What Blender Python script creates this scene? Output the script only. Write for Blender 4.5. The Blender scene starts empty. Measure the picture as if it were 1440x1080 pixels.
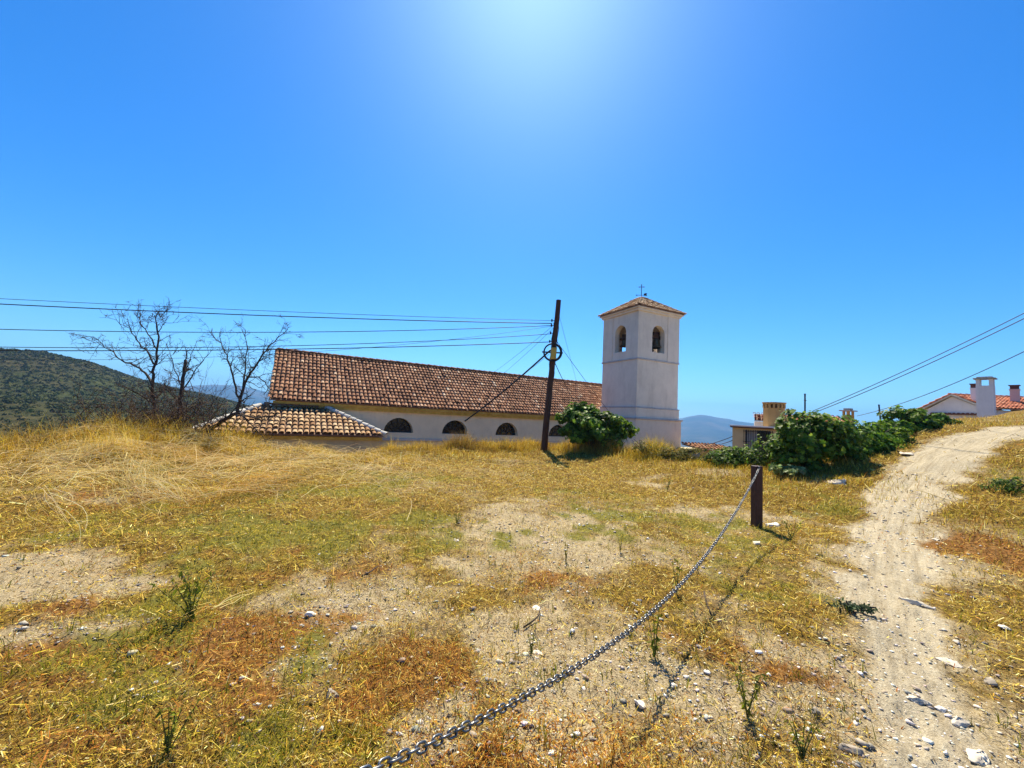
import bpy, bmesh, math, random
import numpy as np
from mathutils import Vector, Matrix

SEED = 11
rng = np.random.default_rng(SEED)
random.seed(SEED)
C = bpy.context.scene.collection
R_ = math.radians

# ------------------------------------------------------------------ camera maths
F = 560.0
PIT = math.atan(.0804)
RHO = R_(3.0)
EYE = np.array([0, 0, 1.6])
FW = np.array([0, math.cos(PIT), math.sin(PIT)])
U0 = np.array([0, -math.sin(PIT), math.cos(PIT)])
X0 = np.array([1.0, 0, 0])
RT = X0 * math.cos(RHO) + U0 * math.sin(RHO)
UP = U0 * math.cos(RHO) - X0 * math.sin(RHO)


def ray(px, py):
    return FW + RT * (px - 720) / F + UP * (540 - py) / F


def at(px, py, Y):
    d = ray(px, py)
    return EYE + d * Y / d[1]


def at_z(px, py, z):
    d = ray(px, py)
    return EYE + d * (z - 1.6) / d[2]


def proj(p):
    q = np.asarray(p, float) - EYE
    w = q @ FW
    return 720 + F * (q @ RT) / w, 540 - F * (q @ UP) / w


def hit_plane(px, py, o, n):
    d = ray(px, py)
    return EYE + d * (((o - EYE) @ n) / (d @ n))


def z_at(x, y, py):
    """height of the point above (x, y) seen on photo row py"""
    lo, hi = -60.0, 80.0
    for _ in range(60):
        m = (lo + hi) / 2
        if proj((x, y, m))[1] > py:
            lo = m
        else:
            hi = m
    return (lo + hi) / 2


# ------------------------------------------------------------------ noise
def _hash(ix, iy, seed):
    h = (ix.astype(np.int64) * 374761393 + iy.astype(np.int64) * 668265263 + seed * 1442695041) & 0xFFFFFFFF
    h = ((h ^ (h >> 13)) * 1274126177) & 0xFFFFFFFF
    return ((h ^ (h >> 16)) & 0xFFFF) / 65535.0


def vnoise(x, y, seed=0):
    x = np.asarray(x, float); y = np.asarray(y, float)
    ix = np.floor(x); iy = np.floor(y)
    fx = x - ix; fy = y - iy
    fx = fx * fx * (3 - 2 * fx); fy = fy * fy * (3 - 2 * fy)
    a = _hash(ix, iy, seed); b = _hash(ix + 1, iy, seed)
    c = _hash(ix, iy + 1, seed); d = _hash(ix + 1, iy + 1, seed)
    return (a * (1 - fx) + b * fx) * (1 - fy) + (c * (1 - fx) + d * fx) * fy - .5


def fbm(x, y, seed=0, octs=4):
    s = 0; a = 1.0
    for k in range(octs):
        s = s + a * vnoise(np.asarray(x) * 2 ** k, np.asarray(y) * 2 ** k, seed + k * 17)
        a *= .5
    return s


def sstep(a, b, x):
    t = np.clip((x - a) / (b - a), 0, 1)
    return t * t * (3 - 2 * t)


# ------------------------------------------------------------------ terrain
EDX = [-60, -30, -20, -13, -8, -3, 1.5, 4, 6.8, 8, 10, 13, 16, 20, 23, 27, 40]
EDY = [0, 5, 8, 11.2, 14, 17.4, 20, 17, 13.4, 12.2, 12.9, 15.2, 17.0, 18.0, 19.0, 21.5, 27]


def edge_y(x):
    return np.interp(x, EDX, EDY)


def az_T(px, py):
    d = ray(px, py)
    return math.atan2(d[0], d[1]), d[2] / math.hypot(d[0], d[1])


HILL = [az_T(*q) for q in [(-400, 470), (-150, 484), (0, 493), (60, 497), (130, 512), (200, 535), (250, 547), (290, 556), (320, 563), (346, 572), (370, 582), (400, 592), (440, 602)]]
MTN = [az_T(*q) for q in [(200, 548), (270, 543), (300, 541), (340, 544), (380, 552), (450, 562), (600, 572), (800, 584), (930, 594), (955, 590), (972, 586), (986, 585), (1000, 587), (1015, 591), (1040, 596), (1100, 603), (1250, 606), (1440, 612)]]


def height(x, y, fine=True):
    x = np.asarray(x, float); y = np.asarray(y, float)
    s = .9 * x + .43 * y
    rise = np.interp(s, [8.3, 11.7, 13.7, 19.5, 25, 36], [0, .5, .9, 2.0, 2.5, 3.6])
    d = y - edge_y(x)
    bump = .66 * np.exp(-(((x + 10.5) / 2.7) ** 2 + ((y - 11.2) / 2.0) ** 2)) + .10 * np.exp(-(((x + 5.0) / 2.4) ** 2 + ((y - 12.6) / 2.2) ** 2))
    bump = bump - .30 * sstep(-8, -14, x) - .16 * np.exp(-(((x + 5.6) / 2.2) ** 2 + ((y - 14.5) / 2.4) ** 2))
    bump = bump + (.34 * vnoise(x * .9, y * .9, 13) + .20 * vnoise(x * 2.1, y * 2.1, 14)) * np.exp(-(((x + 9.0) / 4.5) ** 2 + ((y - 10.5) / 2.6) ** 2))
    near = rise + bump + .10 * vnoise(x * .55, y * .55, 3) + .06 * vnoise(x * 1.7, y * 1.7, 5)
    if fine:
        r0 = np.hypot(x, y)
        near = near + .030 * fbm(x * 5, y * 5, 9, 3) + np.where(r0 < 9, .020 * fbm(x * 22, y * 22, 31, 3), 0)
    near = near - np.interp(d, [-2, 0, 1.5, 4, 10, 30, 80], [0, .1, .9, 2.6, 5.0, 7.5, 11])
    r = np.hypot(x, y)
    az = np.arctan2(x, y)
    tc = np.interp(az, [q[0] for q in HILL], [q[1] for q in HILL])
    tm = np.interp(az, [q[0] for q in MTN], [q[1] for q in MTN])
    lr = np.log(np.maximum(r, 1))
    L = math.log

    def rad(knots):
        rs = [L(k[0]) for k in knots]
        out = np.zeros_like(lr)
        for i in range(len(rs) - 1):
            t = sstep(rs[i], rs[i + 1], lr) if i > 0 else np.clip((lr - rs[i]) / (rs[i + 1] - rs[i]), 0, 1)
            m = (lr >= rs[i]) & (lr < rs[i + 1])
            out = np.where(m, knots[i][1] * (1 - t) + knots[i + 1][1] * t, out)
        return np.where(lr >= rs[-1], knots[-1][1], out)

    tl = rad([(40, -.16 + 0 * az), (110, -.105 + 0 * az), (200, -.03 + tc * .25), (380, tc), (560, tc - .06), (900, -.12 + 0 * az), (2200, -.06 + 0 * az), (3900, tm), (4700, tm - .02)])
    tv = rad([(40, -.16 + 0 * az), (150, -.2 + 0 * az), (400, -.16 + 0 * az), (1000, -.085 + 0 * az), (2200, -.045 + 0 * az), (3900, tm), (4700, tm - .02)])
    w = sstep(-.575, -.50, az)
    far = 1.6 + r * (tl * (1 - w) + tv * w)
    far = far + np.where(r > 90, r * .010 * fbm(x / 55, y / 55, 41, 5) * np.clip((r - 90) / 150, 0, 1) * np.where(r < 1200, 1, 0), 0)
    far = far + np.where(r > 700, r * .010 * fbm(x / 480, y / 480, 51, 5), 0)
    b = sstep(L(45), L(110), lr)
    return near * (1 - b) + far * b


_TS = .4 * 1.004 ** np.arange(1400)


def ground(px, py):
    d = ray(px, py)
    Pp = EYE[None] + d[None] * _TS[:, None]
    below = Pp[:, 2] <= height(Pp[:, 0], Pp[:, 1], False)
    return Pp[int(np.argmax(below))] if below.any() else Pp[-1]


def zg(x, y):
    return float(height(x, y, True))


# ------------------------------------------------------------------ materials
def new_mat(name):
    m = bpy.data.materials.new(name)
    m.use_nodes = True
    nt = m.node_tree
    for n in list(nt.nodes):
        nt.nodes.remove(n)
    out = nt.nodes.new('ShaderNodeOutputMaterial')
    return m, nt, out


def node(nt, typ, **kw):
    n = nt.nodes.new(typ)
    for k, v in kw.items():
        if k in n.inputs.keys():
            n.inputs[k].default_value = v
        else:
            setattr(n, k, v)
    return n


def noise_fac(nt, scale, detail=5, rough=.6, coord='Object', stretch=None):
    tc = nt.nodes.new('ShaderNodeTexCoord')
    src = tc.outputs[coord]
    if stretch:
        mp = nt.nodes.new('ShaderNodeMapping')
        mp.inputs['Scale'].default_value = stretch
        nt.links.new(src, mp.inputs['Vector']); src = mp.outputs[0]
    n = node(nt, 'ShaderNodeTexNoise', Scale=scale, Detail=detail, Roughness=rough)
    nt.links.new(src, n.inputs['Vector'])
    return n.outputs['Fac']


def ramp(nt, fac, stops):
    r = nt.nodes.new('ShaderNodeValToRGB')
    e = r.color_ramp.elements
    while len(e) < len(stops):
        e.new(.5)
    for i, (p, c) in enumerate(stops):
        e[i].position = p
        e[i].color = (*c, 1)
    nt.links.new(fac, r.inputs[0])
    return r.outputs[0]


def mixc(nt, fac, a, b, mode='MIX'):
    m = nt.nodes.new('ShaderNodeMix')
    m.data_type = 'RGBA'; m.blend_type = mode
    for sock, v in ((m.inputs[0], fac), (m.inputs[6], a), (m.inputs[7], b)):
        if hasattr(v, 'is_linked'):
            nt.links.new(v, sock)
        elif isinstance(v, (int, float)):
            sock.default_value = v
        else:
            sock.default_value = (*v, 1)
    return m.outputs[2]


def bump(nt, h, strength=.4, dist=.02):
    b = node(nt, 'ShaderNodeBump', Strength=strength, Distance=dist)
    nt.links.new(h, b.inputs['Height'])
    return b.outputs[0]


def finish(nt, out, color, rough=.8, metal=0., normal=None, spec=.3):
    p = node(nt, 'ShaderNodeBsdfPrincipled', Roughness=rough, Metallic=metal)
    p.inputs['Specular IOR Level'].default_value = spec
    if hasattr(color, 'is_linked'):
        nt.links.new(color, p.inputs['Base Color'])
    else:
        p.inputs['Base Color'].default_value = (*color, 1)
    if normal is not None:
        nt.links.new(normal, p.inputs['Normal'])
    nt.links.new(p.outputs[0], out.inputs[0])
    return p


def M_rough(name, c1, c2, scale=6, rough=.85, bs=.3, bd=.01, stretch=None, metal=0., spec=.3, lo=.35, hi=.68):
    m, nt, out = new_mat(name)
    f = noise_fac(nt, scale, 6, .65, stretch=stretch)
    col = ramp(nt, f, [(lo, c1), (hi, c2)])
    f2 = noise_fac(nt, scale * 7, 4, .6, stretch=stretch)
    finish(nt, out, col, rough, metal, bump(nt, f2, bs, bd), spec)
    return m


def M_plaster(name, base, stain, amt=.5):
    """limewash: broad blotches plus fine vertical rain streaks"""
    m, nt, out = new_mat(name)
    f = noise_fac(nt, 1.3, 7, .7)
    s = noise_fac(nt, 1.1, 6, .75, stretch=(1.6, 1.6, .35))
    c = ramp(nt, f, [(.42, base), (.75, tuple(x * .86 for x in base))])
    k = ramp(nt, s, [(.50, (0, 0, 0)), (.78, (amt, amt, amt))])
    c = mixc(nt, k, c, stain)
    pt = noise_fac(nt, .55, 3, .5)
    c = mixc(nt, ramp(nt, pt, [(.57, (0, 0, 0)), (.60, (.35, .35, .35))]), c, tuple(x * .93 for x in base))
    fine = noise_fac(nt, 24, 6, .7)
    finish(nt, out, c, .9, 0, bump(nt, fine, .35, .012), .15)
    return m


def M_attr(name, rough=.7, trans=0., spec=.25, attr='col', gain=None, bs=0.):
    """colour from the per-element 'col' attribute, with optional translucency for thin leaves and blades"""
    m, nt, out = new_mat(name)
    a = nt.nodes.new('ShaderNodeAttribute'); a.attribute_name = attr
    col = a.outputs['Color']
    p = finish(nt, out, col, rough, 0, None, spec)
    if bs:
        f = noise_fac(nt, 60, 4, .7)
        nt.links.new(bump(nt, f, bs, .004), p.inputs['Normal'])
    if trans:
        t = nt.nodes.new('ShaderNodeBsdfTranslucent')
        nt.links.new(col, t.inputs[0])
        mx = nt.nodes.new('ShaderNodeMixShader'); mx.inputs[0].default_value = trans
        nt.links.new(p.outputs[0], mx.inputs[1]); nt.links.new(t.outputs[0], mx.inputs[2])
        nt.links.new(mx.outputs[0], out.inputs[0])
    return m


def M_tile(name, stops):
    m, nt, out = new_mat(name)
    a = nt.nodes.new('ShaderNodeAttribute'); a.attribute_name = 'tint'
    c = ramp(nt, a.outputs['Fac'], stops)
    f = noise_fac(nt, 9, 5, .7)
    d = ramp(nt, f, [(.3, (.6, .56, .5)), (.62, (1, 1, 1))])
    c = mixc(nt, .75, c, d, 'MULTIPLY')
    pn = noise_fac(nt, .8, 5, .65)
    c = mixc(nt, ramp(nt, pn, [(.50, (0, 0, 0)), (.68, (.55, .55, .55))]), c, stops[0][1])
    ln_ = noise_fac(nt, 1.7, 6, .7)
    c = mixc(nt, ramp(nt, ln_, [(.56, (0, 0, 0)), (.74, (.5, .5, .5))]), c, stops[-1][1])
    f2 = noise_fac(nt, 45, 4, .7)
    finish(nt, out, c, .88, 0, bump(nt, f2, .5, .006), .2)
    return m


MAT = {}
MAT['plaster'] = M_plaster('limewash_plaster', (.84, .69, .47), (.38, .32, .26), .35)
MAT['tower_plaster'] = M_plaster('tower_limewash', (.80, .70, .56), (.46, .37, .27), .5)
MAT['tower_edge'] = M_plaster('weathered_tower_edge', (.52, .49, .47), (.28, .25, .22), .8)
MAT['cornice'] = M_rough('ochre_cornice', (.46, .28, .05), (.62, .42, .10), 4)
MAT['chapel'] = M_plaster('chapel_ochre_plaster', (.50, .42, .26), (.30, .23, .13), .6)
MAT['ochre'] = M_plaster('ochre_house_plaster', (.76, .56, .29), (.55, .38, .17), .4)
MAT['chimney_ochre'] = M_plaster('ochre_chimney_plaster', (.44, .26, .10), (.26, .14, .06), .5)
MAT['white'] = M_plaster('house_whitewash', (.72, .70, .70), (.45, .42, .40), .4)
MAT['pinkwash'] = M_plaster('pink_chimney_plaster', (.66, .48, .42), (.42, .26, .22), .4)
MAT['cap'] = M_rough('chimney_cap_concrete', (.22, .21, .20), (.40, .38, .35), 5)
MAT['dark_brick'] = M_rough('dark_red_brick', (.10, .045, .035), (.17, .07, .05), 9)
MAT['nave_tile'] = M_tile('weathered_brown_tiles', [(.0, (.17, .07, .032)), (.4, (.32, .14, .068)), (.72, (.44, .215, .11)), (.9, (.58, .35, .21)), (1., (.74, .56, .38))])
MAT['chapel_tile'] = M_tile('pale_lichen_tiles', [(.0, (.28, .14, .06)), (.4, (.46, .27, .125)), (1., (.66, .48, .28))])
MAT['tower_tile'] = M_tile('orange_lichen_tiles', [(.0, (.30, .15, .07)), (.45, (.58, .36, .20)), (1., (.76, .60, .40))])
MAT['red_tile'] = M_tile('new_red_tiles', [(.0, (.36, .10, .05)), (.5, (.55, .19, .10)), (1., (.66, .32, .20))])
MAT['mortar'] = M_rough('roof_underlay_mortar', (.13, .07, .04), (.24, .13, .08), 7)
MAT['hip_mortar'] = M_rough('pale_ridge_mortar', (.45, .42, .36), (.66, .62, .55), 7)
MAT['glass'] = M_rough('dark_window_glass', (.012, .012, .013), (.03, .03, .032), 2, .18, .03, .002, spec=.5)
MAT['iron'] = M_rough('dark_iron', (.018, .016, .016), (.05, .04, .035), 12, .6)
MAT['bronze'] = M_rough('bell_bronze', (.10, .075, .04), (.20, .15, .08), 8, .45, metal=.7)
MAT['wood'] = M_rough('weathered_pole_wood', (.045, .022, .014), (.12, .06, .035), 5, .85, .8, .01, stretch=(6, 6, .5))
MAT['post'] = M_rough('red_brown_post_paint', (.040, .014, .011), (.075, .026, .018), 14, .6, .5, .006, spec=.35)
MAT['cable'] = M_rough('cable_sheath', (.012, .013, .017), (.03, .03, .036), 3, .5)
MAT['steel'] = M_rough('galvanised_chain', (.11, .108, .105), (.30, .295, .28), 30, .33, .3, .002, metal=.9, spec=.5)
MAT['box'] = M_rough('yellowed_junction_box', (.48, .33, .06), (.62, .45, .10), 8, .6)
MAT['bark'] = M_rough('dead_bark', (.030, .022, .018), (.085, .065, .05), 9, .9, .8, .01)
MAT['bramble'] = M_rough('bramble_twigs', (.04, .02, .014), (.13, .075, .045), 5, .9)
MAT['grey_metal'] = M_rough('grey_metal_pole', (.07, .075, .09), (.13, .14, .16), 6, .5, metal=.4)
MAT['stick'] = M_rough('dark_dead_stick', (.03, .02, .015), (.09, .06, .04), 12, .9)
MAT['weed_stem'] = M_rough('weed_stem', (.07, .09, .02), (.16, .16, .05), 12, .8)
MAT['blade'] = M_attr('grass_blades', .8, .38, .04)
MAT['litter'] = M_attr('straw_litter', .85, .12, .04)
MAT['leaf'] = M_attr('broad_leaves', .55, .42, .22)
MAT['stone'] = M_attr('field_stones', .85, 0, .2, bs=.6)
MAT['scrub'] = M_attr('scrub_leaves', .8, .2, .1)
MAT['curtain'] = M_rough('pale_curtain', (.35, .36, .37), (.46, .47, .48), 2, .9, stretch=(8, 8, .4))


# ---- ground material driven by masks painted from world-space patches
def ground_material():
    m, nt, out = new_mat('dry_field_soil')
    a = nt.nodes.new('ShaderNodeAttribute'); a.attribute_name = 'mask'
    sep = nt.nodes.new('ShaderNodeSeparateColor'); nt.links.new(a.outputs['Color'], sep.inputs[0])
    al = a.outputs['Alpha']
    n1 = noise_fac(nt, 2.2, 8, .72)
    n2 = noise_fac(nt, 16, 8, .75)
    n3 = noise_fac(nt, 85, 6, .75)
    straw = ramp(nt, n2, [(.36, (.075, .042, .010)), (.53, (.22, .14, .025)), (.7, (.46, .32, .08))])
    straw2 = ramp(nt, n1, [(.35, (.72, .62, .5)), (.65, (1, 1, 1))])
    straw = mixc(nt, .8, straw, straw2, 'MULTIPLY')
    soil = ramp(nt, n3, [(.34, (.13, .09, .042)), (.5, (.40, .315, .18)), (.70, (.68, .57, .38))])
    soil2 = ramp(nt, n2, [(.3, (.66, .6, .5)), (.62, (1, 1, 1))])
    soil = mixc(nt, .85, soil, soil2, 'MULTIPLY')
    path = ramp(nt, n3, [(.28, (.22, .175, .11)), (.5, (.47, .40, .275)), (.75, (.72, .64, .47))])
    path = mixc(nt, .7, path, soil2, 'MULTIPLY')
    green = ramp(nt, n2, [(.3, (.07, .065, .012)), (.6, (.20, .175, .035)), (.75, (.36, .28, .08))])
    red = ramp(nt, n2, [(.3, (.08, .032, .009)), (.55, (.24, .115, .03)), (.75, (.42, .25, .085))])

    def soft(v, lo=.3, hi=.7, nz=n2):
        ad = node(nt, 'ShaderNodeMath', operation='ADD')
        mu = node(nt, 'ShaderNodeMath', operation='MULTIPLY_ADD')
        nt.links.new(nz, mu.inputs[0]); mu.inputs[1].default_value = 1.0; mu.inputs[2].default_value = -.5
        nt.links.new(v, ad.inputs[0]); nt.links.new(mu.outputs[0], ad.inputs[1])
        mr = node(nt, 'ShaderNodeMapRange'); mr.inputs[1].default_value = lo; mr.inputs[2].default_value = hi
        nt.links.new(ad.outputs[0], mr.inputs[0])
        return mr.outputs[0]
    c = mixc(nt, soft(al, .12, .88, n1), straw, soil)
    c = mixc(nt, soft(sep.outputs[2]), c, red)
    c = mixc(nt, soft(sep.outputs[1]), c, green)
    ta = nt.nodes.new('ShaderNodeAttribute'); ta.attribute_name = 'track'
    tn = node(nt, 'ShaderNodeTexNoise', Scale=1.0, Detail=6, Roughness=.65); nt.links.new(ta.outputs['Vector'], tn.inputs['Vector'])
    path = mixc(nt, .8, path, ramp(nt, tn.outputs['Fac'], [(.36, (.66, .62, .56)), (.56, (1, 1, 1)), (.68, (1.12, 1.1, 1.06))]), 'MULTIPLY')
    c = mixc(nt, soft(sep.outputs[0]), c, path)
    ad = node(nt, 'ShaderNodeMath', operation='ADD')
    nt.links.new(n2, ad.inputs[0]); nt.links.new(n3, ad.inputs[1])
    finish(nt, out, c, .95, 0, bump(nt, ad.outputs[0], .75, .02), .1)
    return m


def hill_material():
    m, nt, out = new_mat('scrubby_hillside')
    n1 = noise_fac(nt, .018, 8, .7)
    n2 = noise_fac(nt, .16, 8, .72)
    a = ramp(nt, n2, [(.32, (.014, .019, .005)), (.5, (.034, .045, .010)), (.64, (.062, .064, .016)), (.8, (.12, .10, .035))])
    b = ramp(nt, n2, [(.3, (.018, .020, .007)), (.55, (.052, .046, .015)), (.78, (.14, .10, .045))])
    c = mixc(nt, ramp(nt, n1, [(.42, (0, 0, 0)), (.6, (1, 1, 1))]), a, b)
    finish(nt, out, c, .95, 0, bump(nt, n2, .8, 1.2), .05)
    return m


def mountain_material():
    m, nt, out = new_mat('far_dry_mountains')
    n1 = noise_fac(nt, .0022, 9, .68)
    n2 = noise_fac(nt, .011, 8, .7)
    a = ramp(nt, n1, [(.36, (.02, .035, .02)), (.52, (.055, .06, .04)), (.7, (.16, .13, .10))])
    b = ramp(nt, n2, [(.35, (.45, .5, .4)), (.62, (1, 1, 1))])
    finish(nt, out, mixc(nt, .8, a, b, 'MULTIPLY'), .95, 0, bump(nt, n2, .6, 12), .05)
    return m


# ------------------------------------------------------------------ mesh helpers
ORG = {}


class MB:
    def __init__(s):
        s.V = []; s.F = []; s.T = []

    def add(s, vs, fs, t=.5):
        b = len(s.V)
        s.V.extend([tuple(map(float, v)) for v in vs]); s.T.extend([t] * len(vs))
        s.F.extend([tuple(b + i for i in f) for f in fs])

    def par(s, o, a, b, c, t=.5):
        o, a, b, c = (np.asarray(q, float) for q in (o, a, b, c))
        vs = [o, o + a, o + a + b, o + b, o + c, o + a + c, o + a + b + c, o + b + c]
        s.add(vs, [(0, 3, 2, 1), (4, 5, 6, 7), (0, 1, 5, 4), (1, 2, 6, 5), (2, 3, 7, 6), (3, 0, 4, 7)], t)

    def box(s, c, size, ang=0, t=.5):
        ca, sa = math.cos(ang), math.sin(ang)
        a = np.array([ca, sa, 0]) * size[0]; b = np.array([-sa, ca, 0]) * size[1]; d = np.array([0, 0, size[2]])
        s.par(np.asarray(c, float) - a / 2 - b / 2, a, b, d, t)

    def tube(s, pts, rad, n=6, cap=True, t=.5):
        pts = [np.asarray(p, float) for p in pts]
        m = len(pts)
        if np.isscalar(rad):
            rad = [rad] * m
        base = len(s.V)
        up = None
        for i in range(m):
            d = pts[min(i + 1, m - 1)] - pts[max(i - 1, 0)]
            d = d / (np.linalg.norm(d) + 1e-9)
            if up is None:
                up = np.cross(d, [0.31, .77, .55]); up /= np.linalg.norm(up)
            up = up - d * (up @ d); up /= (np.linalg.norm(up) + 1e-9)
            sd = np.cross(d, up)
            for k in range(n):
                q = 2 * math.pi * k / n
                s.V.append(tuple(pts[i] + (up * math.cos(q) + sd * math.sin(q)) * rad[i])); s.T.append(t)
        for i in range(m - 1):
            for k in range(n):
                k2 = (k + 1) % n
                s.F.append((base + i * n + k, base + i * n + k2, base + (i + 1) * n + k2, base + (i + 1) * n + k))
        if cap:
            s.F.append(tuple(base + k for k in range(n))[::-1])
            s.F.append(tuple(base + (m - 1) * n + k for k in range(n)))

    def ring(s, c, ax, R, r, n=28, k=7):
        ax = np.asarray(ax, float) / np.linalg.norm(ax)
        e1 = np.cross(ax, [0, 0, 1.]); e1 = e1 / np.linalg.norm(e1) if np.linalg.norm(e1) > .01 else np.array([1., 0, 0])
        e2 = np.cross(ax, e1)
        b = len(s.V)
        for i in range(n):
            p = 2 * math.pi * i / n
            o = e1 * math.cos(p) + e2 * math.sin(p)
            for j in range(k):
                q = 2 * math.pi * j / k
                s.V.append(tuple(np.asarray(c) + o * (R + r * math.cos(q)) + ax * r * math.sin(q))); s.T.append(.5)
        for i in range(n):
            for j in range(k):
                i2 = (i + 1) % n; j2 = (j + 1) % k
                s.F.append((b + i * k + j, b + i2 * k + j, b + i2 * k + j2, b + i * k + j2))

    def prism(s, poly, z0, z1, t=.5):
        n = len(poly)
        vs = [(*p, z0) for p in poly] + [(*p, z1) for p in poly]
        s.add(vs, [tuple(range(n))[::-1], tuple(range(n, 2 * n))] + [(i, (i + 1) % n, n + (i + 1) % n, n + i) for i in range(n)], t)

    def build(s, name, mat, parent=None, loc=None, smooth=False, bevel=0, recalc=True):
        org = ORG[parent.name] if parent is not None else (np.zeros(3) if loc is None else np.asarray(loc, float))
        me = bpy.data.meshes.new(name)
        me.from_pydata([tuple(np.array(v) - org) for v in s.V], [], s.F)
        at_ = me.attributes.new('tint', 'FLOAT', 'POINT')
        at_.data.foreach_set('value', np.array(s.T, np.float32))
        if recalc:
            bm = bmesh.new(); bm.from_mesh(me); bmesh.ops.recalc_face_normals(bm, faces=bm.faces); bm.to_mesh(me); bm.free()
        if smooth:
            for p in me.polygons:
                p.use_smooth = True
        me.materials.append(mat)
        o = bpy.data.objects.new(name, me); C.objects.link(o)
        if parent is not None:
            o.parent = parent
        else:
            o.location = tuple(org)
        ORG[o.name] = org
        if bevel:
            b = o.modifiers.new('bevel', 'BEVEL'); b.width = bevel; b.segments = 2; b.limit_method = 'ANGLE'
        return o


def np_mesh(name, V, loops, starts, cols, mat, parent=None, smooth=False, loc=None, attr='col'):
    org = ORG[parent.name] if parent is not None else (np.zeros(3) if loc is None else np.asarray(loc, float))
    me = bpy.data.meshes.new(name)
    me.vertices.add(len(V))
    me.vertices.foreach_set('co', (V - org).astype(np.float32).ravel())
    me.loops.add(len(loops))
    me.loops.foreach_set('vertex_index', loops.astype(np.int32))
    me.polygons.add(len(starts))
    me.polygons.foreach_set('loop_start', starts.astype(np.int32))
    if smooth:
        me.polygons.foreach_set('use_smooth', np.ones(len(starts), bool))
    me.update(calc_edges=True)
    if cols is not None:
        a = me.color_attributes.new(attr, 'FLOAT_COLOR', 'POINT')
        if cols.shape[1] == 3:
            cols = np.concatenate([cols, np.ones((len(cols), 1))], 1)
        a.data.foreach_set('color', cols.astype(np.float32).ravel())
    me.materials.append(mat)
    o = bpy.data.objects.new(name, me); C.objects.link(o)
    if parent is not None:
        o.parent = parent
    else:
        o.location = tuple(org)
    ORG[o.name] = org
    return o


def tag(o, label=None, cat=None, group=None, kind=None):
    if label: o['label'] = label
    if cat: o['category'] = cat
    if group: o['group'] = group
    if kind: o['kind'] = kind
    return o


def thing(name, label, cat, loc, group=None):
    o = bpy.data.objects.new(name, None); C.objects.link(o)
    o.empty_display_size = .2
    o.location = tuple(float(v) for v in loc)
    ORG[o.name] = np.asarray(loc, float)
    return tag(o, label, cat, group)


# ------------------------------------------------------------------ world-space patches of the field
PATCH = []   # (kind, centre, half axes, strength); kind 0 path 1 green 2 red 3 bare


def patch(kind, px, py, rx, ry, k=1.0):
    c = ground(px, py)[:2]; e = ground(px + rx, py)[:2]; n = ground(px, py + ry)[:2]; f = ground(px, py - ry)[:2]
    PATCH.append((kind, c[0], (n[1] + f[1]) / 2, abs(e[0] - c[0]), max(.08, (f[1] - n[1]) / 2), k))


for q in [(3, 760, 740, 90, 26, 1), (3, 700, 790, 150, 40, .8), (3, 85, 830, 130, 48, 1.9), (3, 455, 860, 120, 50, .8), (3, 780, 905, 110, 80, 1.0), (3, 760, 990, 150, 60, .9),
          (3, 1000, 720, 70, 12, .6), (3, 1010, 668, 90, 10, .6), (3, 400, 950, 90, 40, .6), (3, 1120, 930, 110, 90, .75), (3, 1080, 1030, 130, 50, .8), (3, 560, 1020, 90, 40, .6), (3, 600, 730, 90, 16, .4),
          (3, 880, 770, 90, 26, .7), (3, 650, 860, 120, 30, .6), (3, 1330, 1040, 130, 50, .8), (3, 250, 1000, 80, 30, .3), (3, 1190, 980, 60, 90, .7),
          (1, 545, 680, 60, 18, 1.2), (1, 640, 745, 90, 24, .8), (1, 330, 750, 190, 30, .75), (1, 440, 700, 130, 26, .5), (1, 960, 745, 80, 22, .9), (1, 1170, 705, 60, 24, 1.1), (1, 1030, 745, 60, 18, .6), (1, 1130, 650, 70, 12, .5),
          (1, 265, 860, 90, 36, .8), (1, 120, 960, 140, 40, .5), (1, 400, 1000, 70, 30, .6), (1, 1090, 820, 60, 60, .6), (1, 1400, 650, 70, 26, .7), (1, 1330, 990, 60, 24, .5), (1, 700, 690, 90, 14, .4), (1, 60, 1040, 110, 40, .6), (1, 200, 950, 260, 110, .28), (1, 330, 1050, 160, 50, .4), (1, 1160, 790, 50, 40, .4), (1, 850, 735, 60, 18, .4),
          (2, 745, 815, 55, 26, 1.2), (2, 560, 935, 70, 36, 1.0), (2, 780, 1055, 140, 46, 1.6), (2, 330, 905, 90, 30, .7), (2, 850, 870, 50, 26, .5), (2, 1400, 780, 100, 60, 1.7), (2, 1100, 960, 60, 40, .7), (2, 660, 1040, 70, 30, .7), (2, 960, 900, 60, 36, .6), (2, 470, 800, 80, 18, .6), (2, 180, 700, 160, 18, .4), (2, 1330, 690, 50, 24, .4), (2, 300, 1040, 110, 30, .6), (2, 60, 900, 70, 20, .5), (2, 200, 970, 260, 110, .5)]:
    patch(*q)

PATHPX = [(1345, 1080), (1292, 980), (1260, 880), (1250, 800), (1255, 745), (1276, 690), (1318, 645), (1370, 618), (1440, 604)]
PATHW = np.array([ground(*q)[:2] for q in PATHPX])
PATHW = np.vstack([[1.5, -6], [1.85, -1.0], PATHW, PATHW[-1] + np.array([5, 1.6]), PATHW[-1] + np.array([14, 4])])


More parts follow.
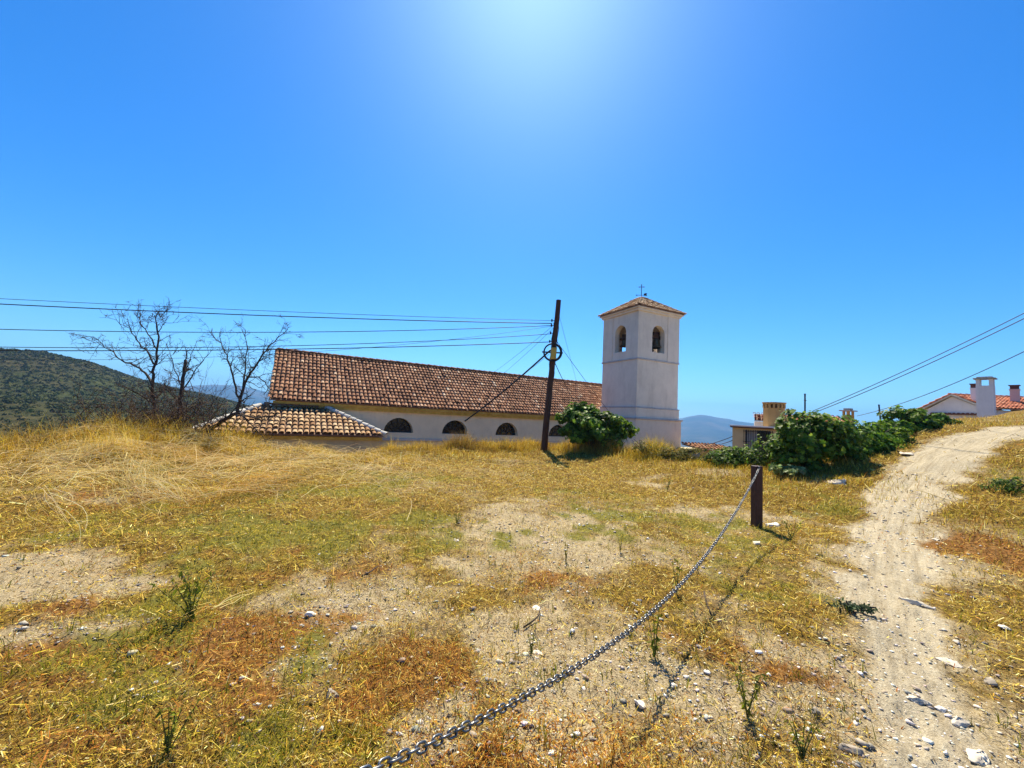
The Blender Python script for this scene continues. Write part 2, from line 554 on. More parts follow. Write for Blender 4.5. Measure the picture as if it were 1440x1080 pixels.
def path_uv(x, y):
    """signed distance across and length along the track"""
    best = np.full(x.shape, 1e9); U = np.zeros(x.shape); W = np.zeros(x.shape); acc = 0.
    for a, b in zip(PATHW[:-1], PATHW[1:]):
        ab = b - a; L = np.linalg.norm(ab)
        t = np.clip(((x - a[0]) * ab[0] + (y - a[1]) * ab[1]) / (L * L), 0, 1)
        dx = x - a[0] - t * ab[0]; dy = y - a[1] - t * ab[1]; d = np.hypot(dx, dy)
        m = d < best
        U = np.where(m, np.sign(dx * ab[1] - dy * ab[0]) * d, U); W = np.where(m, acc + t * L, W); best = np.minimum(best, d)
        acc += L
    return U, W


def path_dist(x, y):
    x = np.asarray(x, float); y = np.asarray(y, float)
    d = np.full(x.shape, 1e9)
    for a, b in zip(PATHW[:-1], PATHW[1:]):
        ab = b - a
        t = np.clip(((x - a[0]) * ab[0] + (y - a[1]) * ab[1]) / (ab @ ab), 0, 1)
        d = np.minimum(d, np.hypot(x - a[0] - t * ab[0], y - a[1] - t * ab[1]))
    return d


def masks(x, y):
    x = np.asarray(x, float); y = np.asarray(y, float)
    M = np.zeros((4,) + x.shape)
    wx = x + .75 * fbm(x * 1.3, y * 1.3, 61, 4); wy = y + .75 * fbm(x * 1.3, y * 1.3, 71, 4)
    for k, cx, cy, rx, ry, s in PATCH:
        M[k] += s * (.85 if k == 1 else 1.0 if k == 3 else 1.1) * np.exp(-(((wx - cx) / rx) ** 2 + ((wy - cy) / ry) ** 2))
    pd = path_dist(x, y) + .42 * fbm(x * 1.6, y * 1.6, 81, 5)
    rr_ = np.hypot(x, y)
    hw = np.interp(rr_, [1, 3, 6, 12, 20], [.26, .27, .37, .64, .82])
    M[0] += np.interp(pd / hw, [.45, 1.3], [1, 0]) * np.interp(rr_, [1.6, 3.6], [.45, 1])
    M[3] += .70 * np.interp(pd / hw, [1.0, 2.2], [1, 0]) * (rr_ < 9)
    for k, sd in ((1, 5), (2, 6), (3, 7)):
        M[k] += .9 * fbm(x * .8, y * .8, 91 + sd, 4) * (1 - .4 * (k == 2)) + .9 * fbm(x * 3.1, y * 3.1, 191 + sd, 4) * (M[k] > .05) - .02
    M[1] *= 1 - np.clip(M[0], 0, 1)
    M[2] *= 1 - np.clip(M[0], 0, 1)
    return np.clip(M, 0, 1)


# ------------------------------------------------------------------ the ground sheets
def polar(name, r0, r1, q, mat, mask=False, close=False, az0=-64, az1=64, step=.17):
    aa = np.concatenate([np.arange(az0, az1, step), np.arange(az1, 360 + az0, 3.0)]) * math.pi / 180
    nr = int(math.log(r1 / r0) / math.log(1 + q)) + 2
    rr = np.exp(np.linspace(math.log(r0), math.log(r1), nr))
    A, Rr = np.meshgrid(aa, rr)
    X = Rr * np.sin(A); Y = Rr * np.cos(A)
    Z = height(X, Y)
    na = len(aa)
    V = np.stack([X.ravel(), Y.ravel(), Z.ravel()], 1)
    i = np.arange(nr - 1)[:, None]; j = np.arange(na)[None, :]; j2 = (j + 1) % na
    Q = np.stack([i * na + j, i * na + j2, (i + 1) * na + j2, (i + 1) * na + j], -1).reshape(-1, 4)
    loops = Q.ravel()
    starts = np.arange(len(Q)) * 4
    if close:
        V = np.vstack([V, [[0, 0, zg(0, 0)]]])
        T = np.stack([np.full(na, len(V) - 1), (np.arange(na) + 1) % na, np.arange(na)], -1)
        starts = np.concatenate([starts, len(loops) + 3 * np.arange(na)])
        loops = np.concatenate([loops, T.ravel()])
    cols = None
    if mask:
        M = masks(V[:, 0], V[:, 1])
        cols = M.T.copy()
    o = np_mesh(name, V, loops, starts, cols, mat, smooth=True, attr='mask')
    if mask:
        u, w = path_uv(V[:, 0], V[:, 1])
        a = o.data.attributes.new('track', 'FLOAT_VECTOR', 'POINT')
        a.data.foreach_set('vector', np.stack([u * 13, w * .45, u * 0], 1).astype(np.float32).ravel())
    return tag(o, kind='structure')


polar('ground', .12, 62, .016, ground_material(), True, True)
polar('hillside', 62, 750, .022, hill_material())
polar('mountains', 750, 5200, .03, mountain_material(), step=.25)


# ------------------------------------------------------------------ grass, straw and litter
def pick(pal, n, jit=.18):
    pal = np.array(pal)
    c = pal[rng.integers(0, len(pal), n)]
    return np.clip(c * (1 + rng.normal(0, jit, (n, 1))) * (1 + rng.normal(0, .05, (n, 3))), .005, .9)


STRAW = [(.57, .395, .055), (.66, .485, .10), (.40, .265, .03), (.76, .62, .24), (.50, .345, .045), (.24, .145, .022), (.15, .09, .02)]
GOLD = [(.64, .42, .035), (.72, .50, .06), (.52, .33, .025), (.78, .60, .18), (.36, .21, .02)]
GREEN = [(.10, .125, .008), (.15, .165, .012), (.20, .20, .018), (.27, .24, .025)]
OLIVE = [(.33, .265, .022), (.40, .31, .03), (.25, .205, .016)]
RED = [(.32, .12, .018), (.42, .20, .035), (.20, .07, .013), (.52, .31, .07), (.12, .05, .015)]


def blades(name, x, y, length, width, cols, lean, bend, label_kind='stuff', lift=0., parent=None, yaw=None):
    n = len(x)
    z = height(x, y) - .01 + lift
    yaw = rng.uniform(0, 2 * math.pi, n) if yaw is None else yaw
    d = np.stack([np.cos(yaw), np.sin(yaw), np.zeros(n)], 1)
    sd = np.stack([-np.sin(yaw + rng.normal(0, .6, n)), np.cos(yaw), np.zeros(n)], 1)
    sd /= np.linalg.norm(sd, axis=1, keepdims=True)
    up = np.array([[0, 0, 1.]])
    l1 = lean; l2 = lean + bend
    P0 = np.stack([x, y, z], 1)
    h = length[:, None]
    P1 = P0 + h * .5 * (d * np.sin(l1)[:, None] + up * np.cos(l1)[:, None])
    P2 = P1 + h * .5 * (d * np.sin(l2)[:, None] + up * np.cos(l2)[:, None])
    # keep tips off the soil
    P2[:, 2] = np.maximum(P2[:, 2], z + .006)
    w = width[:, None] * .5
    V = np.stack([P0 - sd * w, P0 + sd * w, P1 - sd * w * .8, P1 + sd * w * .8, P2], 1).reshape(-1, 3)
    base = np.arange(n)[:, None] * 5
    loops = (base + np.array([[0, 1, 3, 2, 2, 3, 4]])).ravel()
    starts = (np.arange(n)[:, None] * 7 + np.array([[0, 4]])).ravel()
    cc = np.repeat(cols, 5, 0)
    o = np_mesh(name, V, loops, starts, cc, MAT['blade'], parent=parent)
    if label_kind and parent is None:
        tag(o, kind=label_kind)
    return o


def sample(n, r0, r1, power, a0=-58, a1=58):
    """points round the camera, density ~ 1/r^power per area"""
    u = rng.uniform(0, 1, n)
    e = 2 - power
    r = (r0 * (r1 / r0) ** u) if abs(e) < 1e-6 else (r0 ** e + u * (r1 ** e - r0 ** e)) ** (1 / e)
    a = rng.uniform(a0, a1, n) * math.pi / 180
    return r * np.sin(a), r * np.cos(a), r


def keep(mask, *arrs):
    return [a[mask] for a in arrs]


# flat chaff and cut straw lying on the soil
x, y, r = sample(360000, .75, 20, 1.85)
M = masks(x, y)
pk = np.clip(.95 - .92 * M[0] - .52 * M[3] + .3 * M[2] - .3 * M[1], .03, 1) * np.interp(r, [1, 3, 7], [.72, .8, 1])
x, y, r = keep((rng.uniform(0, 1, len(x)) < pk) & (y < edge_y(x) + .3), x, y, r)
n = len(x)
M = masks(x, y)
cols = pick(STRAW, n, .25)
isd = rng.uniform(0, 1, n) < np.interp(r, [4, 9], [.24, .06]) + .2 * M[3]; cols[isd] = pick([(.10, .06, .03), (.16, .10, .05)], isd.sum(), .25)
isr = rng.uniform(0, 1, n) < np.clip(M[2] * .8, .12, .7)
cols[isr] = pick(RED, isr.sum(), .25)
isg = rng.uniform(0, 1, n) < np.clip(M[1] * .6, 0, .5)
cols[isg] = pick(OLIVE, isg.sum(), .2)
yaw = rng.uniform(0, 2 * math.pi, n)
ln = rng.lognormal(math.log(.025), .58, n) * (1 - .45 * M[3]) * np.interp(r, [1, 5, 12, 20], [.75, 1.3, 2.6, 3.6])
wd = rng.uniform(.0012, .0042, n) * np.interp(r, [1, 4, 12, 20], [.75, 1.3, 3, 4.5])
tilt = rng.normal(0, .34, n)
dv = np.stack([np.cos(yaw) * np.cos(tilt), np.sin(yaw) * np.cos(tilt), np.sin(tilt)], 1) * ln[:, None] * .5
sv = np.stack([-np.sin(yaw), np.cos(yaw), rng.normal(0, .35, n)], 1) * wd[:, None] * .5
P0 = np.stack([x, y, height(x, y) + .004 + np.abs(np.sin(tilt)) * ln * .5 + rng.uniform(0, .012, n)], 1)
V = np.stack([P0 - dv - sv, P0 - dv + sv, P0 + dv + sv, P0 + dv - sv], 1).reshape(-1, 3)
tag(np_mesh('straw_litter', V, np.arange(4 * n), np.arange(n) * 4, np.repeat(cols, 4, 0), MAT['litter']), kind='stuff')

# short dry stubble
x, y, r = sample(190000, .8, 22, 1.55)
M = masks(x, y)
cl = fbm(x * 2.6, y * 2.6, 131, 3)
pk = np.clip(.75 + 1.2 * cl - .98 * M[0] - .52 * M[3] + .75 * np.exp(-((path_dist(x, y) - .62) / .16) ** 2) * (r < 9), 0, 1)
x, y, r = keep((rng.uniform(0, 1, len(x)) < pk) & (y < edge_y(x) + .4), x, y, r)
n = len(x); M = masks(x, y)
cols = pick(STRAW, n, .22)
isr = rng.uniform(0, 1, n) < np.clip(M[2] * .9, .04, .8); cols[isr] = pick(RED, isr.sum(), .22)
isg = rng.uniform(0, 1, n) < np.clip(M[1] * .7, .04, .7); cols[isg] = pick(OLIVE, isg.sum(), .2)
ln = rng.uniform(.03, .11, n) * (1 + .5 * (r > 7) + .4 * (x < -.2) * (r < 5))
blades('dry_grass', x, y, ln, rng.uniform(.0016, .0035, n) * np.interp(r, [1, 4, 12, 20], [.9, 1.2, 2.6, 4]), cols, rng.uniform(.3, 1.35, n), rng.uniform(.1, .8, n))

# green patches
x, y, r = sample(150000, .9, 20, 1.5)
M = masks(x, y)
cl = fbm(x * 3.4, y * 3.4, 141, 3)
pk = np.clip(M[1] * 1.15 + .5 * cl - .12, 0, 1) * (1 - .97 * M[0]) * (1 - .4 * M[3])
x, y, r = keep((rng.uniform(0, 1, len(x)) < pk) & (y < edge_y(x)), x, y, r)
n = len(x)
cols = pick(GREEN, n, .22)
iso = rng.uniform(0, 1, n) < .4; cols[iso] = pick(OLIVE, iso.sum(), .2)
blades('green_grass', x, y, rng.uniform(.03, .10, n), rng.uniform(.002, .004, n) * np.interp(r, [1, 4, 12, 20], [.9, 1.2, 2.4, 3.6]), cols, rng.uniform(.1, 1.1, n), rng.uniform(.2, .9, n))

# tall dry oats along the terrace edge and over the mound on the west side
n0 = 165000
x = rng.uniform(-26, 9.5, n0)
dd = -rng.gamma(1.6, .9, n0) + .8
y = edge_y(x) + dd
west = (x < -3) & (rng.uniform(0, 1, n0) < .62)
y = np.where(west, edge_y(x) + .6 - rng.uniform(0, 1, n0) ** 1.3 * 6.0, y)
cl = fbm(x * .9, y * .9, 151, 4)
pk = np.clip(np.where((x > -4.8) & (x < 2), .8, .55) + 1.3 * cl, .02, 1) * np.where((x > 1.4) & (x < 3.2), .5, 1)
x, y = keep((rng.uniform(0, 1, n0) < pk) & (y > 6.2), x, y)
n = len(x); d = y - edge_y(x)
cl = fbm(x * .9, y * .9, 151, 4)
tall = np.clip(1 - np.abs(d + .3) / 2.2, .12, 1) * np.clip(.75 + 1.7 * cl, .2, 1.6)
tall = np.where(x < -3, np.clip(tall, .30, 2), tall) * np.interp(x, [-26, -13, -9.5, -7.5, -5.4, -4.4, -2, 1, 2.2, 4, 5.4, 6.4], [.35, .6, 1.35, .95, .35, .8, 1.15, 1.05, .8, 1.0, 1.0, .15])
ln = (.14 + .66 * tall * rng.uniform(.45, 1.2, n))
cols = pick(GOLD, n, .2)
isb = (fbm(x * 1.3, y * 1.3, 157, 3) + rng.normal(0, .12, n)) < -.05; cols[isb] = pick([(.30, .18, .04), (.22, .13, .03), (.38, .24, .06)], isb.sum(), .2)  # browner clumps picked by noise; the darker colour stands in for shaded hollows
iso = rng.uniform(0, 1, n) < np.where(x > 4.2, .45, .10); cols[iso] = pick(OLIVE, iso.sum(), .2)
tx, ty, tL, tw_, tc, tl_ = [], [], [], [], [], []
for (xa, xb, da, db, cnt, l0, l1) in ((-14, -8.4, -4.6, .4, 120, .4, 1.0), (-8.4, -6, -5, -1.8, 22, .3, .55), (-5, 1.0, -.9, .5, 34, .45, .95), (4.0, 5.7, -1.0, .3, 9, .5, .95), (-22, -13.5, -2.5, .3, 30, .3, .6), (2.0, 4, -.8, .4, 6, .4, .7)):
    for q in range(cnt):
        cx = rng.uniform(xa, xb); cy = edge_y(cx) + rng.uniform(da, db); m = int(rng.integers(70, 190)); rad_ = rng.uniform(.08, .26); hL = rng.uniform(l0, l1)
        ox = rng.normal(0, rad_, m); oy = rng.normal(0, rad_, m)
        tx.append(cx + ox); ty.append(cy + oy); tL.append(hL * rng.uniform(.45, 1.15, m)); tw_.append(rng.uniform(.004, .009, m)); tl_.append(np.abs(rng.normal(0, .5, m)) + rng.uniform(0, .35))
        pal_ = GOLD if rng.uniform() < .72 else [(.34, .20, .03), (.26, .15, .02), (.44, .28, .05)]
        tc.append(pick(pal_, m, .2))
x = np.concatenate([x] + tx); y = np.concatenate([y] + ty); ln = np.concatenate([ln] + tL); cols = np.concatenate([cols] + tc)
wd_t = np.concatenate([rng.uniform(.006, .012, n)] + tw_); lean_t = np.concatenate([rng.gamma(1.6, .26, n) + np.where(x[:n] < -4.8, rng.uniform(0, .9, n) ** 1.4, 0)] + tl_)
n = len(x)
blades('tall_dry_grass', x, y, ln, wd_t, cols, lean_t, rng.uniform(.1, 1.0, n))

# bank grass beside and above the track on the rising side
x, y, r = sample(70000, 4.5, 30, 1.1, 24, 58)
M = masks(x, y)
cl = fbm(x * 1.1, y * 1.1, 161, 4)
pk = np.clip(.5 + 1.3 * cl, 0, 1) * (1 - np.clip(M[0] * 1.6, 0, 1))
x, y, r = keep((rng.uniform(0, 1, len(x)) < pk) & (y < edge_y(x) + .5) & (.9 * x + .43 * y > 8.6), x, y, r)
n = len(x)
cols = pick(STRAW, n, .2)
M = masks(x, y)
isr = rng.uniform(0, 1, n) < np.clip(.18 + .6 * M[2], 0, .8); cols[isr] = pick(RED, isr.sum(), .2)
iso = rng.uniform(0, 1, n) < np.clip(.25 + .5 * M[1], 0, .75); cols[iso] = pick(OLIVE, iso.sum(), .2)
blades('bank_grass', x, y, rng.uniform(.06, .24, n), rng.uniform(.005, .010, n) * np.interp(r, [5, 20], [.8, 1.6]), cols, rng.uniform(.2, 1.2, n), rng.uniform(.1, .9, n))


# long loose stalks lying over the mound in the west
def arcs(name, n, cx, cy, sx, sy, L0, L1, w):
    x = rng.normal(cx, sx, n); y = rng.normal(cy, sy, n)
    ok = (y < edge_y(x)) & (y > 5.0)
    x = x[ok]; y = y[ok]; n = len(x)
    yaw = rng.uniform(0, 2 * math.pi, n)
    L = rng.uniform(L0, L1, n)
    lift = rng.uniform(.03, .26, n) 
    K = 7
    turn = rng.normal(0, .4, n)
    V = []; px_ = x.copy(); py_ = y.copy(); ang = yaw.copy()
    for k in range(K):
        t = k / (K - 1)
        hz = height(px_, py_) + .12 + lift * np.sin(math.pi * min(1, t * .9 + .05)) * np.sqrt(L)
        s = np.stack([-np.sin(ang), np.cos(ang), np.zeros(n)], 1) * w * .5 * (1 - .6 * t)
        c = np.stack([px_, py_, hz], 1)
        V.append(c - s); V.append(c + s + np.array([0, 0, w * .5]))
        px_ = px_ + np.cos(ang) * L / (K - 1); py_ = py_ + np.sin(ang) * L / (K - 1); ang = ang + turn / (K - 1)
    V = np.stack(V, 1).reshape(-1, 3)
    base = np.arange(n)[:, None, None] * (2 * K)
    q = np.array([[2 * k, 2 * k + 1, 2 * k + 3, 2 * k + 2] for k in range(K - 1)])[None]
    loops = (base + q).ravel()
    cols = np.repeat(pick([(.74, .58, .28), (.66, .48, .18), (.78, .64, .36), (.56, .38, .12)], n, .12), 2 * K, 0)
    tag(np_mesh(name, V, loops, np.arange(n * (K - 1)) * 4, cols, MAT['blade']), kind='stuff')


arcs('loose_straw', 2600, -7.5, 9.8, 3.4, 2.2, .4, 1.4, .0055)

def swath(name, lines):
    """combed bundles of long cut straw, each along a line between two ground points seen in the photograph"""
    Vs, Cs = [], []; K = 7
    for (a, b2, n, spread, hgt, pal) in lines:
        A0 = ground(*a)[:2]; B0 = ground(*b2)[:2]
        L = np.linalg.norm(B0 - A0); u = (B0 - A0) / L; v = np.array([-u[1], u[0]])
        t0 = rng.uniform(-.12, .45, n); t1 = t0 + rng.uniform(.35, .75, n)
        o0 = rng.normal(0, spread, n); o1 = o0 * .6 + rng.normal(0, spread * .9, n); cv = rng.normal(0, .12, n) * L * .3
        hh = rng.uniform(.02, 1, n) * hgt; w = rng.uniform(.003, .0065, n)[:, None]
        rows = []
        for k in range(K):
            f = k / (K - 1); t = t0 + (t1 - t0) * f
            q = A0 + u * (t * L)[:, None] + v * (o0 + (o1 - o0) * f + cv * math.sin(math.pi * f))[:, None]
            z = height(q[:, 0], q[:, 1]) + .03 + hh * (.35 + .65 * math.sin(math.pi * (.15 + .8 * f)))
            c = np.column_stack([q, z]); sd = np.column_stack([np.tile(v, (n, 1)), np.full(n, .6)]) * w * .5 * (1 - .55 * f)
            rows += [c - sd, c + sd]
        Vs.append(np.stack(rows, 1).reshape(-1, 3)); Cs.append(np.repeat(pick(pal, n, .16), 2 * K, 0))
    V = np.concatenate(Vs); n = len(V) // (2 * K)
    q = np.array([[2 * k, 2 * k + 1, 2 * k + 3, 2 * k + 2] for k in range(K - 1)])[None]
    loops = (np.arange(n)[:, None, None] * (2 * K) + q).ravel()
    tag(np_mesh(name, V, loops, np.arange(n * (K - 1)) * 4, np.concatenate(Cs), MAT['blade']), kind='stuff')


PALE_S = [(.78, .66, .36), (.70, .56, .24), (.62, .46, .15)]
ORNG = [(.66, .38, .08), (.58, .31, .05), (.74, .52, .16), (.48, .26, .05)]
swath('straw_swath', [((184, 640), (196, 712), 60, .10, .35, PALE_S), ((214, 645), (186, 706), 45, .12, .4, PALE_S), ((190, 690), (268, 718), 70, .2, .3, PALE_S),
                      ((410, 672), (262, 728), 130, .32, .42, ORNG), ((470, 655), (300, 712), 90, .35, .34, PALE_S), ((330, 690), (236, 735), 60, .3, .35, ORNG),
                      ((60, 690), (108, 770), 14, .08, .12, PALE_S), ((130, 668), (20, 690), 90, .3, .2, PALE_S), ((60, 650), (230, 640), 150, .4, .3, PALE_S),
                      ((240, 640), (350, 660), 140, .4, .3, ORNG), ((262, 880), (345, 842), 7, .05, .06, PALE_S)])

# broad dry orange leaves near the bottom of the chain
x = []; y = []
for (px, py, sx, sy, n) in ((770, 1052, 110, 34, 2600), (600, 930, 70, 30, 500), (330, 920, 90, 30, 500), (950, 1040, 60, 30, 400), (740, 812, 40, 22, 700), (1400, 790, 70, 46, 900), (1120, 960, 50, 40, 350), (500, 1030, 40, 26, 250)):
    g0 = ground(px, py); ex = abs(ground(px + sx, py)[0] - g0[0]); ey = abs(ground(px, py - sy)[1] - g0[1])
    x.append(rng.normal(g0[0], ex, n)); y.append(rng.normal(g0[1], ey, n))
x = np.concatenate(x); y = np.concatenate(y); n = len(x)
blades('dry_leaves', x, y, rng.uniform(.025, .085, n), rng.uniform(.003, .009, n), pick([(.56, .24, .025), (.64, .36, .06), (.40, .14, .018), (.72, .50, .16), (.26, .09, .015)], n, .22), rng.uniform(.5, 1.45, n), rng.uniform(0, .9, n))

# ------------------------------------------------------------------ stones
def ico(sub=2):
    bm = bmesh.new(); bmesh.ops.create_icosphere(bm, subdivisions=sub, radius=1)
    V = np.array([v.co[:] for v in bm.verts]); Fc = np.array([[v.index for v in f.verts] for f in bm.faces]); bm.free()
    return V, Fc


def stone_shape(sub, seed, flat):
    V, Fc = ico(sub)
    g = np.random.default_rng(seed)
    for _ in range(13):                         # chop facets
        nrm = g.normal(0, 1, 3); nrm /= np.linalg.norm(nrm)
        h = g.uniform(.34, .74)
        dd = V @ nrm - h
        V = V - np.where(dd > 0, dd, 0)[:, None] * nrm
    V = V * np.array([1, g.uniform(.55, .85), flat])
    V += .03 * g.normal(0, 1, V.shape) * (1 if sub > 1 else .6)
    return V, Fc


STONEC = [(.50, .43, .33), (.62, .55, .45), (.34, .28, .21), (.54, .45, .34), (.78, .73, .64), (.80, .74, .63), (.30, .26, .22)]
x, y, r = sample(70000, .8, 14, 1.85)
M = masks(x, y)
pk = np.clip(.05 + .85 * M[3] + .35 * ((x / np.maximum(y, .1)) > .3) * (r < 4) + .75 * M[0] + .5 * ((x / np.maximum(y, .1)) > .75) * (r < 4.5), 0, 1) * np.clip(.7 + 1.2 * fbm(x * 1.7, y * 1.7, 171, 3), .1, 1)
x, y, r = keep((rng.uniform(0, 1, len(x)) < pk) & (y < edge_y(x)), x, y, r)
n = len(x)
Vs, Ls, St, Cs = [], [], [], []
off = 0; lo = 0
for k in range(6):
    bv, bf = stone_shape(1, 100 + k, .32)
    idx = np.arange(n)[k::6]
    m = len(idx)
    sz = np.minimum(rng.lognormal(math.log(.0075), .62, m) * np.interp(r[idx], [1, 4, 14], [.9, 1.3, 2.4]), .05)
    an = rng.uniform(0, 6.28, m)
    c, s = np.cos(an), np.sin(an)
    W = np.empty((m, len(bv), 3))
    W[:, :, 0] = (bv[None, :, 0] * c[:, None] - bv[None, :, 1] * s[:, None]) * sz[:, None] + x[idx][:, None]
    W[:, :, 1] = (bv[None, :, 0] * s[:, None] + bv[None, :, 1] * c[:, None]) * sz[:, None] + y[idx][:, None]
    W[:, :, 2] = bv[None, :, 2] * sz[:, None] + (height(x[idx], y[idx]) + sz * .15)[:, None]
    Vs.append(W.reshape(-1, 3))
    Fi = (bf[None] + (np.arange(m) * len(bv))[:, None, None] + off).reshape(-1, 3)
    Ls.append(Fi.ravel()); off += m * len(bv)
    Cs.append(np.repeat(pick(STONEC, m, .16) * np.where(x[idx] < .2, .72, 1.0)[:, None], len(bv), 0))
L = np.concatenate(Ls)
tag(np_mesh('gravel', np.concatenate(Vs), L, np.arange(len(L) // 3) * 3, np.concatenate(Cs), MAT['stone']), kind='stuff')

WHITE = (.78, .70, .58); GREYS = (.54, .47, .37); DARKS = (.29, .245, .19); PALE = (.66, .56, .42)
ROCKS = [
    (436, 869, 21, WHITE, .4, 'small white stone alone on the bare soil among cut straw'),
    (466, 980, 30, DARKS, .45, 'dark grey slate chunk lying in flattened dry grass near a twig litter'),
    (1084, 740, 24, WHITE, .65, 'white angular stone right against the foot of the brown post'),
    (1064, 766, 24, PALE, .35, 'flat pale stone in the grass just in front of the brown post'),
    (1178, 680, 42, PALE, .35, 'broad pale rock half buried in the bank below the fig hedge'),
    (1296, 852, 44, GREYS, .3, 'long grey slate rib sticking out of the middle of the track'),
    (1337, 931, 34, GREYS, .22, 'flat grey slate slab lying where the track meets the stony verge'),
    (1190, 1052, 38, DARKS, .5, 'dark wedge of slate tilted in the dry verge left of the track'),
    (1146, 1004, 24, DARKS, .5, 'small dark slate with a pale top beside the track'),
    (1152, 1036, 20, WHITE, .35, 'small white stone next to the dark slate wedge'),
    (641, 760, 15, WHITE, .4, 'little white stone at the edge of the greener turf'),
    (603, 827, 12, PALE, .6, 'tiny pale block of stone amid short straw'),
    (756, 856, 22, WHITE, .3, 'flat white stone just above the dark curved twig'),
    (756, 920, 19, PALE, .3, 'thin pale flake of stone beside the green weed sprout'),
    (899, 991, 20, WHITE, .6, 'white cube like stone in the shadow line of the chain'),
    (1394, 961, 22, DARKS, .5, 'dark angular stone on the stony verge of the track'),
    (1413, 886, 17, WHITE, .35, 'white stone lying in the brown grass beyond the track'),
    (1376, 1068, 42, PALE, .3, 'large flat pale slab at the bottom corner of the stony ground'),
    (1290, 988, 38, GREYS, .28, 'grey slab with a broken edge lying across the track'),
    (1322, 1000, 22, WHITE, .3, 'white splinter of rock next to the broken grey slab'),
    (1352, 1018, 32, GREYS, .4, 'rounded grey stone half sunk in the stony verge'),
    (1316, 758, 16, PALE, .4, 'pale pebble on the outer margin of the track'),
    (818, 822, 15, GREYS, .4, 'small grey stone with a dark underside on bare ground'),
    (1278, 640, 26, GREYS, .4, 'grey boulder on the bank under the far end of the fig hedge'),
]
for i, (px, py, wpx, col, flat, lab) in enumerate(ROCKS):
    g = ground(px, py)
    rad = wpx * .5 * (np.linalg.norm(g - EYE)) / F * (.80 if px < 1130 else .66)
    V, Fc = stone_shape(3, 300 + i, flat)
    g3 = np.random.default_rng(500 + i)
    an = g3.uniform(-.5, .5)
    if i in (5,): an = -.9
    c, s = math.cos(an), math.sin(an)
    if i == 5: V = V * np.array([1.3, .45, 1])
    V = np.stack([V[:, 0] * c - V[:, 1] * s, V[:, 0] * s + V[:, 1] * c, V[:, 2]], 1) * rad
    loc = np.array([g[0], g[1], zg(g[0], g[1])])
    V = V + loc + np.array([0, 0, rad * flat * .12])
    shade = 1 + .25 * fbm(V[:, 0] / rad * 1.3, V[:, 1] / rad * 1.3 + V[:, 2] / rad, 7 + i, 3)
    cols = np.array(col)[None] * shade[:, None]
    o = np_mesh('stone', V, Fc.ravel(), np.arange(len(Fc)) * 3, cols, MAT['stone'], loc=loc)
    tag(o, lab, 'stone', 'loose stones on the field and track')

# dead twigs
for pts, lab in [([(736, 886), (748, 880), (757, 874), (760, 862)], 'dark curved twig lying on bare ground near a white stone'),
                 ([(508, 814), (520, 809), (530, 803)], 'short dark stick lying in the cut straw by itself'),
                 ([(1000, 868), (993, 852), (990, 838)], 'thin dark twig poking up beside the shadow of the chain')]:
    mb = MB()
    w = [ground(*q) + np.array([0, 0, .02 + .012 * i]) for i, q in enumerate(pts)]
    mb.tube(w, [.007, .008, .006, .003][:len(w)], 6)
    tag(mb.build('twig', MAT['stick'], loc=w[0], smooth=True), lab, 'twig', 'dead twigs on the field')


# ------------------------------------------------------------------ leafy things
def leaf_cards(pos, nrm, size, cols, lobed=True):
    """folded lobed leaves: two half outlines either side of the midrib"""
    n = len(pos)
    if lobed:
        half = np.array([(0, 0), (.22, -.06), (.46, .16), (.30, .34), (.50, .62), (.22, .62), (0, 1.0)])
    else:
        half = np.array([(0, 0), (.16, .18), (.2, .45), (.12, .78), (0, 1.0)])
    k = len(half)
    nrm = nrm / (np.linalg.norm(nrm, axis=1, keepdims=True) + 1e-9)
    t = rng.normal(0, 1, (n, 3)); t[:, 2] -= .7
    t -= nrm * np.sum(t * nrm, 1, keepdims=True); t /= np.linalg.norm(t, axis=1, keepdims=True)
    b = np.cross(nrm, t)
    fold = rng.uniform(.05, .4, n)
    droop = rng.uniform(0, .35, n)
    allv = []
    for sgn in (1, -1):
        for (u, v) in half:
            p = pos + (b * (sgn * u) + t * v + nrm * (abs(u) * fold - droop * v * v)[:, None]) * size[:, None]
            allv.append(p)
    V = np.stack(allv, 1).reshape(-1, 3)
    base = np.arange(n)[:, None] * (2 * k)
    order = np.concatenate([np.arange(k), k + np.arange(k)[::-1]])
    loops = (base + order[None]).ravel()
    starts = np.arange(2 * n) * k
    return V, loops, starts, np.repeat(cols, 2 * k, 0)


def clumped(n, centre, radii, nclump, fill=.55, low=-.8):
    """points on leaf clumps spread over an uneven ellipsoid"""
    centre = np.asarray(centre); radii = np.asarray(radii)
    cc = rng.normal(0, 1, (nclump * 3, 3)); cc /= np.linalg.norm(cc, axis=1, keepdims=True)
    cc = cc[cc[:, 2] > low][:nclump]
    cc *= rng.uniform(.45, 1.0, (len(cc), 1))
    rr = rng.uniform(.10, .38, len(cc))
    which = rng.integers(0, len(cc), n)
    dv = rng.normal(0, 1, (n, 3)); dv /= np.linalg.norm(dv, axis=1, keepdims=True)
    rad = rr[which][:, None] * rng.uniform(.4, 1, (n, 1)) ** .5
    stray = rng.uniform(0, 1, (n, 1)) < .05
    q = cc[which] + dv * rad * np.where(stray, rng.uniform(1.0, 1.7, (n, 1)), 1)
    nr = dv * .8 + cc[which] * .7 + np.array([0, 0, .55]) + rng.normal(0, .35, (n, 3))
    return centre + q * radii, nr, which


FIG = [(.07, .15, .010), (.10, .195, .014), (.14, .24, .02), (.045, .095, .008), (.21, .29, .035)]
VINE = [(.07, .13, .012), (.11, .18, .02), (.16, .22, .03), (.045, .085, .01)]


